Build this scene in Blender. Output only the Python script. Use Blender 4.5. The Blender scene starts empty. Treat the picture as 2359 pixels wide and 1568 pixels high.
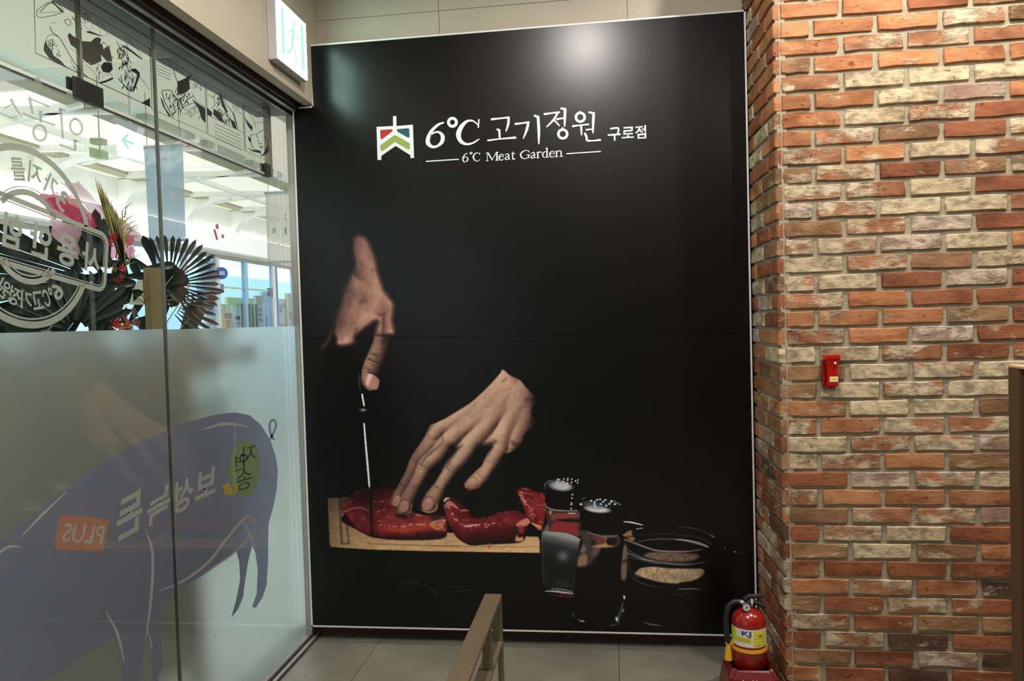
import bpy, bmesh, math, random
import numpy as np
from mathutils import Matrix, Vector
C = bpy.context.scene.collection
SC = bpy.context.scene
# ------------------------------------------------------------------ camera
IW, IH = 2359, 1568
CX, CY = IW/2, IH/2
EYE = Vector((0.0, 0.0, 1.44))
_a = np.array([1400-CX, 732-CY]); _b = np.array([-12300-CX, 1150-CY])   # vanishing points of depth and width
FPX = math.sqrt(-(_a@_b))
_Y = np.array([_a[0]/FPX, -_a[1]/FPX, -1.0]); _Y /= np.linalg.norm(_Y)
_X = -np.array([_b[0]/FPX, -_b[1]/FPX, -1.0]); _X /= np.linalg.norm(_X)
ROT = np.array([_X, _Y, np.cross(_X, _Y)])
cam_d = bpy.data.cameras.new('camera'); cam = bpy.data.objects.new('camera', cam_d); C.objects.link(cam)
cam_d.sensor_width = 36.0; cam_d.lens = FPX/IW*36.0; cam_d.clip_start = 0.02; cam_d.clip_end = 200
cam.matrix_world = Matrix.Translation(EYE) @ Matrix(ROT.tolist()).to_4x4()
SC.camera = cam
# ------------------------------------------------------------------ world, view
SC.view_settings.view_transform = 'Standard'; SC.view_settings.look = 'None'
SC.view_settings.gamma = 1.0; SC.view_settings.use_curve_mapping = False
SC.view_settings.exposure = 0.0
wd = bpy.data.worlds.new('world'); SC.world = wd; wd.use_nodes = True
wd.node_tree.nodes['Background'].inputs[0].default_value = (0.80, 0.87, 0.90, 1)
wd.node_tree.nodes['Background'].inputs[1].default_value = 1.9
LAMP_W = 270.0          # one warm ceiling downlight
MALL_E = 1.45          # glow added to the white ceiling panels of the arcade outside
SIGN_E = 15.0           # lit exit sign
# ------------------------------------------------------------------ measuring helpers
def ray(px, py):
    return ROT @ np.array([(px-CX)/FPX, -(py-CY)/FPX, -1.0])
def onY(px, py, Y):
    d = ray(px, py); d = d*(Y/d[1]); return (d[0], Y, d[2]+EYE.z)
def onX(px, py, X):
    d = ray(px, py); d = d*(X/d[0]); return (X, d[1], d[2]+EYE.z)
def onZ(px, py, Z):
    d = ray(px, py); d = d*((Z-EYE.z)/d[2]); return (d[0], d[1], Z)
def lin(c):
    return tuple(((v/255)/12.92 if v/255 <= .04045 else ((v/255+.055)/1.055)**2.4) for v in c)
# ------------------------------------------------------------------ materials
MATS = {}
def nodes_of(m):
    m.use_nodes = True; nt = m.node_tree; nt.nodes.clear()
    out = nt.nodes.new('ShaderNodeOutputMaterial'); return nt, out
def N(nt, t, **kw):
    n = nt.nodes.new(t)
    for k, v in kw.items(): setattr(n, k, v)
    return n
def mat(name, col, rough=.5, metal=0., var=.0, scale=8., bump=0., bscale=60., spec=.5, emit=0., stretch=None, col2=None):
    """plain procedural surface: base colour with noise variation and fine relief"""
    if name in MATS: return MATS[name]
    m = bpy.data.materials.new(name); nt, out = nodes_of(m); MATS[name] = m
    p = N(nt, 'ShaderNodeBsdfPrincipled'); nt.links.new(p.outputs[0], out.inputs[0])
    c = lin(col)
    p.inputs['Base Color'].default_value = (*c, 1); p.inputs['Roughness'].default_value = rough
    p.inputs['Metallic'].default_value = metal; p.inputs['Specular IOR Level'].default_value = spec
    if emit: p.inputs['Emission Color'].default_value = (*c, 1); p.inputs['Emission Strength'].default_value = emit
    if var or bump or col2:
        tc = N(nt, 'ShaderNodeTexCoord'); mp = N(nt, 'ShaderNodeMapping'); nt.links.new(tc.outputs['Object'], mp.inputs[0])
        if stretch: mp.inputs['Scale'].default_value = stretch
    if var or col2:
        ns = N(nt, 'ShaderNodeTexNoise'); ns.inputs['Scale'].default_value = scale; ns.inputs['Detail'].default_value = 6
        nt.links.new(mp.outputs[0], ns.inputs['Vector'])
        rp = N(nt, 'ShaderNodeValToRGB'); nt.links.new(ns.outputs[0], rp.inputs[0])
        a = [max(0, v*(1-var)) for v in c]; b = [min(1, v*(1+var)) for v in c] if not col2 else lin(col2)
        rp.color_ramp.elements[0].position = .32; rp.color_ramp.elements[1].position = .68
        rp.color_ramp.elements[0].color = (*a, 1); rp.color_ramp.elements[1].color = (*b, 1)
        nt.links.new(rp.outputs[0], p.inputs['Base Color'])
    if bump:
        nb = N(nt, 'ShaderNodeTexNoise'); nb.inputs['Scale'].default_value = bscale; nb.inputs['Detail'].default_value = 4
        nt.links.new(mp.outputs[0], nb.inputs['Vector'])
        bp = N(nt, 'ShaderNodeBump'); bp.inputs['Strength'].default_value = bump; bp.inputs['Distance'].default_value = .004
        nt.links.new(nb.outputs[0], bp.inputs['Height']); nt.links.new(bp.outputs[0], p.inputs['Normal'])
    return m
def mat_glow(name, col, e):
    if name in MATS: return MATS[name]
    m = bpy.data.materials.new(name); nt, out = nodes_of(m); MATS[name] = m
    g = N(nt, 'ShaderNodeEmission'); g.inputs[0].default_value = (*lin(col), 1); g.inputs[1].default_value = e
    nt.links.new(g.outputs[0], out.inputs[0]); return m
def mat_glass(name, tint=(252, 254, 252), refl=1.0, ior=1.45):
    """thin clear pane: straight transmission plus a Fresnel mirror"""
    if name in MATS: return MATS[name]
    m = bpy.data.materials.new(name); nt, out = nodes_of(m); MATS[name] = m
    t = N(nt, 'ShaderNodeBsdfTransparent'); t.inputs[0].default_value = (*lin(tint), 1)
    g = N(nt, 'ShaderNodeBsdfGlossy'); g.inputs['Roughness'].default_value = .02
    f = N(nt, 'ShaderNodeFresnel'); ge = N(nt, 'ShaderNodeNewGeometry'); mi = N(nt, 'ShaderNodeMapRange'); nt.links.new(ge.outputs['Backfacing'], mi.inputs[0]); mi.inputs['To Min'].default_value = ior; mi.inputs['To Max'].default_value = 1/ior; nt.links.new(mi.outputs[0], f.inputs[0])
    mx = N(nt, 'ShaderNodeMixShader'); nt.links.new(f.outputs[0], mx.inputs[0]); nt.links.new(t.outputs[0], mx.inputs[1]); nt.links.new(g.outputs[0], mx.inputs[2])
    nt.links.new(mx.outputs[0], out.inputs[0]); return m
def mat_film(name, col, trans=.5, clear=.0, rough=.6):
    """adhesive film on glass: part diffuse, part translucent, part clear"""
    if name in MATS: return MATS[name]
    m = bpy.data.materials.new(name); nt, out = nodes_of(m); MATS[name] = m
    d = N(nt, 'ShaderNodeBsdfDiffuse'); d.inputs[0].default_value = (*lin(col), 1)
    t = N(nt, 'ShaderNodeBsdfTranslucent'); t.inputs[0].default_value = (*lin(col), 1)
    mx = N(nt, 'ShaderNodeMixShader'); mx.inputs[0].default_value = trans
    nt.links.new(d.outputs[0], mx.inputs[1]); nt.links.new(t.outputs[0], mx.inputs[2])
    last = mx
    if clear:
        tr = N(nt, 'ShaderNodeBsdfTransparent'); m2 = N(nt, 'ShaderNodeMixShader'); m2.inputs[0].default_value = clear
        nt.links.new(mx.outputs[0], m2.inputs[1]); nt.links.new(tr.outputs[0], m2.inputs[2]); last = m2
    nt.links.new(last.outputs[0], out.inputs[0]); return m
def mat_frost(name, col, diff=.4, rough=.6, ior=1.25):
    """frosted film: scatters what lies behind it forward, and is a little milky itself"""
    if name in MATS: return MATS[name]
    m = bpy.data.materials.new(name); nt, out = nodes_of(m); MATS[name] = m
    d = N(nt, 'ShaderNodeBsdfDiffuse'); d.inputs[0].default_value = (*lin(col), 1)
    t = N(nt, 'ShaderNodeBsdfTranslucent'); t.inputs[0].default_value = (*lin(col), 1)
    r = N(nt, 'ShaderNodeBsdfRefraction'); r.inputs['Color'].default_value = (*lin(col), 1); r.inputs['Roughness'].default_value = rough; r.inputs['IOR'].default_value = ior
    m1 = N(nt, 'ShaderNodeMixShader'); m1.inputs[0].default_value = .5; nt.links.new(d.outputs[0], m1.inputs[1]); nt.links.new(t.outputs[0], m1.inputs[2])
    m2 = N(nt, 'ShaderNodeMixShader'); m2.inputs[0].default_value = diff; nt.links.new(r.outputs[0], m2.inputs[1]); nt.links.new(m1.outputs[0], m2.inputs[2])
    nt.links.new(m2.outputs[0], out.inputs[0]); return m
# ------------------------------------------------------------------ object helpers
def obj(name, me, m=None, parent=None, loc=None, rot=None, smooth=False):
    if isinstance(me, bmesh.types.BMesh):
        b = me; me = bpy.data.meshes.new(name); b.to_mesh(me); b.free()
    o = bpy.data.objects.new(name, me); C.objects.link(o)
    if m is not None:
        me.materials.clear()
        for q in (m if isinstance(m, (list, tuple)) else [m]): me.materials.append(q)
    if smooth:
        for f in me.polygons: f.use_smooth = True
    if parent is not None: o.parent = parent
    if loc is not None: o.location = loc
    if rot is not None: o.rotation_euler = rot
    return o
def tag(o, label=None, cat=None, group=None, kind=None):
    if label: o['label'] = label
    if cat: o['category'] = cat
    if group: o['group'] = group
    if kind: o['kind'] = kind
    return o
def thing(name, label, cat, loc=(0, 0, 0), rz=0., group=None):
    o = bpy.data.objects.new(name, None); C.objects.link(o); o.location = loc; o.rotation_euler = (0, 0, rz); o.empty_display_size = .05
    return tag(o, label, cat, group)
def box(bm, x0, x1, y0, y1, z0, z1, bev=0.):
    vs = [bm.verts.new(p) for p in ((x0,y0,z0),(x1,y0,z0),(x1,y1,z0),(x0,y1,z0),(x0,y0,z1),(x1,y0,z1),(x1,y1,z1),(x0,y1,z1))]
    fs = [bm.faces.new([vs[i] for i in q]) for q in ((0,3,2,1),(4,5,6,7),(0,1,5,4),(1,2,6,5),(2,3,7,6),(3,0,4,7))]
    if bev:
        es = list({e for f in fs for e in f.edges}); bmesh.ops.bevel(bm, geom=es, offset=bev, segments=2, affect='EDGES', profile=.5)
def bx(name, b, m, parent=None, bev=0., **kw):
    bm = bmesh.new(); box(bm, *b, bev=bev); return obj(name, bm, m, parent, **kw)
def struct(name, b, m, bev=0.):
    return tag(bx(name, b, m, None, bev), kind='structure')
def lathe(bm, prof, n=32, c=(0, 0, 0), cap=True):
    rings = []
    for r, z in prof:
        rings.append([bm.verts.new((c[0]+r*math.cos(2*math.pi*k/n), c[1]+r*math.sin(2*math.pi*k/n), c[2]+z)) for k in range(n)])
    for a, b in zip(rings, rings[1:]):
        for k in range(n): bm.faces.new((a[k], a[(k+1) % n], b[(k+1) % n], b[k]))
    if cap:
        bm.faces.new(rings[0][::-1]); bm.faces.new(rings[-1])
def tube(bm, pts, r, n=10, cap=True):
    pts = [Vector(p) for p in pts]; rs = r if isinstance(r, (list, tuple)) else [r]*len(pts); rings = []; up = None
    for i, p in enumerate(pts):
        t = (pts[min(i+1, len(pts)-1)]-pts[max(i-1, 0)]).normalized()
        if up is None: up = Vector((0, 0, 1)) if abs(t.z) < .9 else Vector((1, 0, 0))
        u = t.cross(up).normalized(); v = u.cross(t).normalized(); up = v
        rings.append([bm.verts.new(p+rs[i]*(u*math.cos(2*math.pi*k/n)+v*math.sin(2*math.pi*k/n))) for k in range(n)])
    for a, b in zip(rings, rings[1:]):
        for k in range(n): bm.faces.new((a[k], a[(k+1) % n], b[(k+1) % n], b[k]))
    if cap: bm.faces.new(rings[0][::-1]); bm.faces.new(rings[-1])
def crom(p, n=6, closed=False):
    p = [np.array(q, float) for q in p]; M = len(p); o = []
    for i in range(M if closed else M-1):
        if closed: a, b, c, d = p[(i-1) % M], p[i], p[(i+1) % M], p[(i+2) % M]
        else: a, b, c, d = p[max(i-1, 0)], p[i], p[i+1], p[min(i+2, M-1)]
        for k in range(n):
            t = k/n; o.append(.5*(2*b+(c-a)*t+(2*a-5*b+4*c-d)*t*t+(3*b-a-3*c+d)*t**3))
    if not closed: o.append(p[-1])
    return o
class Flat:
    """flat pieces (printed shapes, cut letters) laid on a wall or pane; thickness > 0 makes them raised"""
    def __init__(s, to3d, nrm, thick=0.): s.bm = bmesh.new(); s.f = to3d; s.n = Vector(nrm); s.t = thick; s.k = 0
    def _v(s, p, up): return s.bm.verts.new(Vector(s.f(p[0], p[1]))+s.n*(up+s.k*2e-6))
    def poly(s, pts, smooth=0):
        s.k += 1
        if smooth: pts = crom(pts, smooth, True)
        a = [s._v(p, s.t) for p in pts]
        try: s.bm.faces.new(a)
        except ValueError: pass
        if s.t:
            b = [s._v(p, 0) for p in pts]
            for i in range(len(a)): s.bm.faces.new((a[i], b[i], b[(i+1) % len(a)], a[(i+1) % len(a)]))
        return s
    def stroke(s, pts, hw, smooth=5, closed=False, round_=True):
        s.k += 1
        M = len(pts); p = crom(pts, smooth, closed) if smooth else [np.array(q, float) for q in pts]; n = len(p)
        w = np.interp(np.linspace(0, 1, n), np.linspace(0, 1, len(hw)), hw) if np.ndim(hw) else np.full(n, float(hw))
        L, R = [], []
        for i in range(n):
            t = p[(i+1) % n]-p[(i-1) % n] if closed else p[min(i+1, n-1)]-p[max(i-1, 0)]
            t = t/(np.hypot(*t)+1e-9); q = np.array([-t[1], t[0]])*w[i]; L.append(p[i]+q); R.append(p[i]-q)
        if closed:
            a = [s._v(q, s.t) for q in L]; b = [s._v(q, s.t) for q in R]
            for i in range(n): s.bm.faces.new((a[i], a[(i+1) % n], b[(i+1) % n], b[i]))
            if s.t:
                for g in (a, b):
                    c = [s.bm.verts.new(v.co-s.n*s.t) for v in g]
                    for i in range(n): s.bm.faces.new((g[i], g[(i+1) % n], c[(i+1) % n], c[i]))
            return s
        def cap(c, d, w0):
            a0 = math.atan2(d[1], d[0]); return [c+w0*np.array([math.cos(a0+u), math.sin(a0+u)]) for u in (math.pi/3, 0, -math.pi/3)]
        d1 = p[-1]-p[-2]; d0 = p[0]-p[1]
        loop = L+(cap(p[-1], d1, w[-1]) if round_ else [])+R[::-1]+(cap(p[0], d0, w[0]) if round_ else [])
        a = [s._v(q, s.t) for q in L]; b = [s._v(q, s.t) for q in R]
        for i in range(n-1): s.bm.faces.new((a[i], a[i+1], b[i+1], b[i]))
        if round_:
            c1 = [s._v(q, s.t) for q in cap(p[-1], d1, w[-1])]; s.bm.faces.new([a[-1]]+c1+[b[-1]])
            c0 = [s._v(q, s.t) for q in cap(p[0], d0, w[0])]; s.bm.faces.new([b[0]]+c0+[a[0]])
        if s.t:
            ring = a+(c1 if round_ else [])+b[::-1]+(c0 if round_ else [])
            g = [s.bm.verts.new(v.co-s.n*s.t) for v in ring]; m = len(ring)
            for i in range(m): s.bm.faces.new((ring[i], g[i], g[(i+1) % m], ring[(i+1) % m]))
        return s
    def ell(s, c, rx, ry, hw=None, rot=0, n=28):
        q = []
        for k in range(n):
            a = 2*math.pi*k/n; x, y = rx*math.cos(a), ry*math.sin(a)
            q.append((c[0]+x*math.cos(rot)-y*math.sin(rot), c[1]+x*math.sin(rot)+y*math.cos(rot)))
        return s.stroke(q, hw, 0, True) if hw else s.poly(q)
    def done(s, name, m, parent=None): return obj(name, s.bm, m, parent)
def text_mesh(body, bold=0.):
    cu = bpy.data.curves.new('lettering', 'FONT'); cu.body = body; cu.offset = bold; cu.resolution_u = 3
    o = bpy.data.objects.new('lettering', cu); C.objects.link(o); bpy.context.view_layer.update()
    dg = bpy.context.evaluated_depsgraph_get(); me = bpy.data.meshes.new_from_object(o.evaluated_get(dg))
    bpy.data.objects.remove(o); bpy.data.curves.remove(cu); return me
def lettering(name, body, to3d, nrm, p0, px, py, m, parent=None, bold=0., mirror=False, lift=0., thick=0.):
    """text whose bounding box fills the parallelogram p0 (bottom left), px (bottom right), py (top left)"""
    me = text_mesh(body, bold); n = len(me.vertices); co = np.zeros(n*3); me.vertices.foreach_get('co', co); co = co.reshape(-1, 3)
    lo = co.min(0); sz = co.max(0)-lo; u = (co[:, 0]-lo[0])/max(sz[0], 1e-6); v = (co[:, 1]-lo[1])/max(sz[1], 1e-6)
    if mirror: u = 1-u
    p0, px, py = map(np.array, (p0, px, py)); nr = np.array(nrm)
    for i in range(n):
        q = p0+(px-p0)*u[i]+(py-p0)*v[i]; co[i] = np.array(to3d(q[0], q[1]))+nr*lift
    me.vertices.foreach_set('co', co.ravel()); me.update()
    if thick:
        b = bmesh.new(); b.from_mesh(me); r = bmesh.ops.extrude_face_region(b, geom=list(b.faces))
        for e in r['geom']:
            if isinstance(e, bmesh.types.BMVert): e.co += Vector(nrm)*thick
        b.to_mesh(me); b.free()
    return obj(name, me, m, parent)
# ================================================================== the room
random.seed(4)
YP, YW, YB = 3.27, 3.36, 2.865         # poster face, wall behind it, brick face
XG, XO, XBK = -1.42, -1.50, -1.29      # sliding glass, outer glazing, bulkhead face
CEIL = 3.4
beige = mat('painted_board', (196, 186, 166), .6, var=.05, scale=3, bump=.1, bscale=200)
darkwood = mat('dark_timber', (92, 66, 44), .5, var=.25, scale=5, stretch=(1, 1, .08), bump=.15, bscale=80)
plaster = mat('ceiling_paint', (150, 144, 132), .8, var=.05, scale=3)
alu = mat('aluminium', (170, 168, 162), .35, .85, var=.06, scale=30)
aludark = mat('bronze_aluminium', (74, 64, 54), .4, .6, var=.1, scale=20)
white_t = mat('white_edging', (232, 230, 230), .4)
# floor with its tiles
floor = struct('floor', (-1.62, 4.6, -3.6, 3.45, -.06, -.004), mat('grout', (84, 82, 74), .8))
tm = [mat('concrete_tile_%d' % k, c, .34, var=.22, scale=3.2, bump=.06, bscale=30, spec=.4) for k, c in enumerate([(136, 133, 120), (145, 141, 127), (127, 124, 112)])]
TS = .54
def tile_mesh(w, d):
    b = bmesh.new(); box(b, .0015, w-.0015, .0015, d-.0015, -.01, 0, .0012); me = bpy.data.meshes.new('tile'); b.to_mesh(me); b.free(); return me
tmeshes = []
for k in range(3):
    me = tile_mesh(TS, TS); me.materials.append(tm[k]); tmeshes.append(me)
strip_m = tile_mesh(TS, .11); strip_m.materials.append(mat('edge_tile', (112, 110, 98), .4, var=.16, scale=3))
for i in range(-3, 6):
    x = .008+i*TS
    if x+TS < -1.36: continue
    for j in range(0, 8):
        if x > .62 and j == 0: continue
        o = obj('floor_tile', random.choice(tmeshes), None, floor, (x, 3.25-TS*(j+1), 0))
    if x < .6: obj('floor_tile', strip_m, None, floor, (x, 3.25, 0))
# walls
wall_back = struct('wall_back', (-1.445, .66, YW, YW+.1, 0, CEIL), beige)
jm = mat('panel_joint', (120, 112, 98), .8)
bx('panel_joint', (-1.29, .66, YW-.0008, YW+.001, 2.845, 2.8475), jm, wall_back)
for x in (-.72, .12): bx('panel_joint', (x, x+.0025, YW-.0008, YW+.001, 2.7, CEIL), jm, wall_back)
bx('wall_base', (-1.40, .60, YW-.012, YW, 0, .07), mat('brown_base', (84, 58, 38), .6), wall_back)
struct('ceiling', (-1.6, 4.6, -3.6, 3.46, CEIL, CEIL+.08), plaster)
struct('wall_rear', (-1.6, 4.6, -3.7, -3.6, 0, CEIL), mat('rear_wall', (84, 72, 60), .8, var=.1, scale=2))
struct('wall_far_right', (4.5, 4.6, -3.6, 2.9, 0, CEIL), mat('side_wall', (104, 84, 64), .8, var=.1, scale=2))
# bulkhead over the glass front
bulk = struct('wall_left', (-1.60, XBK, -3.6, YW, 2.50, CEIL), beige)
bx('fascia_board', (-1.335, XBK, -3.6, YW-.001, 2.44, 2.50), beige, bulk)
bx('soffit', (-1.355, -1.335, -3.6, YW-.001, 2.452, 2.50), mat('soffit_paint', (176, 160, 132), .6), bulk)
tr = tag(bx('trim_1', (-1.372, -1.355, -3.6, YW-.002, 2.425, 2.50), aludark), kind='structure')
bx('track_rib', (-1.392, -1.372, -3.6, YW-.002, 2.415, 2.50), alu, tr)
bx('track_rib', (-1.402, -1.392, -3.6, YW-.002, 2.428, 2.50), aludark, tr)
bx('track_lip', (-1.410, -1.402, -3.6, YW-.002, 2.402, 2.50), alu, tr)
bx('glass_clamp', (-1.445, -1.410, -3.6, YW-.002, 2.412, 2.50), aludark, tr)
bx('outer_rail', (-1.60, -1.445, -3.6, YW-.002, 2.425, 2.50), aludark, tr)
# floor track of the sliding glass
ft = tag(bx('trim_2', (-1.435, -1.366, -3.6, 3.355, -.003, .004), alu), kind='structure')
bx('track_groove', (-1.406, -1.393, -3.6, 3.355, .004, .0046), mat('groove_black', (24, 20, 18), .7), ft)
bx('track_fin', (-1.392, -1.376, -3.6, 3.355, .004, .008), mat('track_metal', (178, 166, 160), .4, .6), ft)
bx('track_shadow_gap', (-1.374, -1.366, -3.6, 3.355, .004, .005), mat('groove_black', (24, 20, 18), .7), ft)
bx('glass_shoe', (-1.432, -1.408, -3.6, 3.355, .004, .014), mat('track_metal', (178, 166, 160), .4, .6), ft)
# ------------------------------------------------------------------ brick walls
def brick_mat(code, c1, c2, cov, wht=(206, 186, 154)):
    m = bpy.data.materials.new('brick_'+code); nt, out = nodes_of(m)
    p = N(nt, 'ShaderNodeBsdfPrincipled'); p.inputs['Roughness'].default_value = .85; p.inputs['Specular IOR Level'].default_value = .25
    tc = N(nt, 'ShaderNodeTexCoord'); oi = N(nt, 'ShaderNodeObjectInfo')
    mu = N(nt, 'ShaderNodeMath', operation='MULTIPLY'); mu.inputs[1].default_value = 91.7; nt.links.new(oi.outputs['Random'], mu.inputs[0])
    ad = N(nt, 'ShaderNodeVectorMath', operation='ADD'); nt.links.new(tc.outputs['Object'], ad.inputs[0]); nt.links.new(mu.outputs[0], ad.inputs[1])
    mp = N(nt, 'ShaderNodeMapping'); mp.inputs['Scale'].default_value = (.55, .55, 1.0); nt.links.new(ad.outputs[0], mp.inputs[0])
    def noise(sc, det, src=mp.outputs[0], ro=.6):
        n = N(nt, 'ShaderNodeTexNoise'); n.inputs['Scale'].default_value = sc; n.inputs['Detail'].default_value = det; n.inputs['Roughness'].default_value = ro
        nt.links.new(src, n.inputs['Vector']); return n
    nb = noise(14, 6); r1 = N(nt, 'ShaderNodeValToRGB'); nt.links.new(nb.outputs[0], r1.inputs[0])
    r1.color_ramp.elements[0].color = (*lin(c1), 1); r1.color_ramp.elements[1].color = (*lin(c2), 1)
    r1.color_ramp.elements[0].position = .34; r1.color_ramp.elements[1].position = .66
    hv = N(nt, 'ShaderNodeHueSaturation'); nt.links.new(r1.outputs[0], hv.inputs['Color'])
    mr = N(nt, 'ShaderNodeMapRange'); mr.inputs['To Min'].default_value = .82; mr.inputs['To Max'].default_value = 1.16; nt.links.new(oi.outputs['Random'], mr.inputs[0]); nt.links.new(mr.outputs[0], hv.inputs['Value'])
    # lime wash left on the brick, in torn patches
    nw = noise(13, 7, ro=.68); rw = N(nt, 'ShaderNodeValToRGB'); nt.links.new(nw.outputs[0], rw.inputs[0])
    t = .74-.48*cov
    rw.color_ramp.elements[0].position = max(t-.045, 0); rw.color_ramp.elements[1].position = min(t+.055, 1)
    wc = noise(40, 4); rc = N(nt, 'ShaderNodeValToRGB'); nt.links.new(wc.outputs[0], rc.inputs[0])
    rc.color_ramp.elements[0].color = (*lin([v*.70 for v in wht]), 1); rc.color_ramp.elements[1].color = (*lin(wht), 1); rc.color_ramp.elements[0].position = .36; rc.color_ramp.elements[1].position = .58
    mx = N(nt, 'ShaderNodeMix', data_type='RGBA'); nt.links.new(rw.outputs[0], mx.inputs[0]); nt.links.new(hv.outputs[0], mx.inputs[6]); nt.links.new(rc.outputs[0], mx.inputs[7])
    # dark pits and cracks
    nd = noise(70, 3); rd = N(nt, 'ShaderNodeValToRGB'); nt.links.new(nd.outputs[0], rd.inputs[0])
    rd.color_ramp.elements[0].position = .30; rd.color_ramp.elements[1].position = .36; rd.color_ramp.elements[0].color = (.42, .36, .3, 1)
    m2 = N(nt, 'ShaderNodeMix', data_type='RGBA', blend_type='MULTIPLY'); m2.inputs[0].default_value = 1; nt.links.new(mx.outputs[2], m2.inputs[6]); nt.links.new(rd.outputs[0], m2.inputs[7])
    nst = noise(7, 5); rs_ = N(nt, 'ShaderNodeValToRGB'); nt.links.new(nst.outputs[0], rs_.inputs[0]); rs_.color_ramp.elements[0].position = .30; rs_.color_ramp.elements[1].position = .52; rs_.color_ramp.elements[0].color = (.62, .56, .5, 1)
    m3_ = N(nt, 'ShaderNodeMix', data_type='RGBA', blend_type='MULTIPLY'); m3_.inputs[0].default_value = 1; nt.links.new(m2.outputs[2], m3_.inputs[6]); nt.links.new(rs_.outputs[0], m3_.inputs[7]); nt.links.new(m3_.outputs[2], p.inputs['Base Color'])
    nf = noise(90, 5); a1 = N(nt, 'ShaderNodeMath', operation='ADD'); nt.links.new(nf.outputs[0], a1.inputs[0]); nt.links.new(rw.outputs[0], a1.inputs[1])
    bp = N(nt, 'ShaderNodeBump'); bp.inputs['Strength'].default_value = .8; bp.inputs['Distance'].default_value = .004
    nt.links.new(a1.outputs[0], bp.inputs['Height']); nt.links.new(bp.outputs[0], p.inputs['Normal']); nt.links.new(p.outputs[0], out.inputs[0]); return m
BM = {'O': brick_mat('orange', (158, 100, 62), (188, 132, 92), .26), 'R': brick_mat('red', (126, 76, 52), (158, 98, 66), .22),
      'W': brick_mat('cream', (170, 122, 86), (198, 162, 122), .93, (208, 187, 152)), 'M': brick_mat('washed', (146, 94, 64), (178, 124, 90), .52),
      'B': brick_mat('brown', (128, 94, 66), (160, 122, 88), .32, (200, 176, 142)), 'G': brick_mat('mauve', (148, 116, 98), (176, 148, 126), .55, (206, 184, 162)),
      'D': brick_mat('dark', (78, 56, 46), (106, 80, 62), .24)}
mortar = mat('mortar', (158, 148, 124), .9, var=.12, scale=20, bump=.5, bscale=120)
def brick_mesh(L, H, T, seed, jit=.0022):
    r = random.Random(seed); n1 = [0, .3, .68, 1]
    per = [(L*t, 0) for t in n1]+[(L, H*.5)]+[(L*t, H) for t in n1[::-1]]+[(0, H*.5)]
    b = bmesh.new(); fr = []; ou = []; bk = []
    for k, (x, z) in enumerate(per):
        cx, cz = x-L/2, z-H/2; corner = k in (0, 3, 5, 8)
        jx, jz = r.uniform(-jit, jit)-(r.random()**3*.006*math.copysign(1, cx) if corner else 0), r.uniform(-jit, jit)
        ou.append(b.verts.new((x+jx, .0035+r.uniform(0, .0015), z+jz)))
        fr.append(b.verts.new((x+jx-math.copysign(.003, cx), r.uniform(-.0012, .0012), z+jz-math.copysign(.0028, cz) if abs(cz) > .001 else z)))
        bk.append(b.verts.new((x+jx*.5, T, z)))
    b.faces.new(fr); m = len(per)
    for a, c in ((fr, ou), (ou, bk)):
        for i in range(m): b.faces.new((a[i], c[i], c[(i+1) % m], a[(i+1) % m]))
    bmesh.ops.recalc_face_normals(b, faces=list(b.faces))
    me = bpy.data.meshes.new('brick'); b.to_mesh(me); b.free()
    me.materials.append(BM['O']); return me
CO, PI_ = .06577, .22                  # course height, brick pitch
BL, BH = .2035, .0535
FULL = [brick_mesh(BL, BH, .022, k) for k in range(14)]
HALF = [brick_mesh(.1015, BH, .022, 40+k) for k in range(6)]
def put_brick(me, code, parent, loc, rz=0., proud=0.):
    o = bpy.data.objects.new('brick', me); C.objects.link(o); o.parent = parent; o.location = loc; o.rotation_euler = (0, 0, rz)
    o.material_slots[0].link = 'OBJECT'; o.material_slots[0].material = BM[code]; return o
ROWS = """OORB|OOOMB|OMMM|BOOOO|MWWW|OOWGO|OWMR|OMBRM|MOWM|BMRBM|MMWR|GMWWM|BMGR|MMGWO|WMBW|MWRGR|MORR|OOOBR|MOGR|WWMRR|BWMW|BWMW|OWWB|MOMM|WMMG|WMOB|RGMW|MOOO|BMMG|RMWR|BWBO|ORRR|OMOD|BRMR|MRBB|RMDR|BRGD|ORDR""".split('|')
wall_right = struct('wall_right', (.640, 4.5, YB+.0095, YB+.12, 0, CEIL), mortar)
X0 = .6495; Z36 = .2031                # left end of the front bricks, underside of course 36
rnd = random.Random(11)
for r in range(-12, 40):
    z = Z36+(36-r)*CO
    if z+BH > CEIL-.005: continue
    z0 = max(z, .002)
    even = r % 2 == 0; x = X0; k = 0
    codes = ROWS[r-1] if 1 <= r <= 38 else ''
    while x < 1.72:
        half = even and k == 0
        me = rnd.choice(HALF if half else FULL)
        code = codes[k] if k < len(codes) else rnd.choice('OORRMMWWBGO')
        put_brick(me, code, wall_right, (x, YB+rnd.uniform(-.0015, .002), z0+rnd.uniform(-.001, .001)), rnd.uniform(-.002, .002))
        x += .1175 if half else PI_; k += 1
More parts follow.
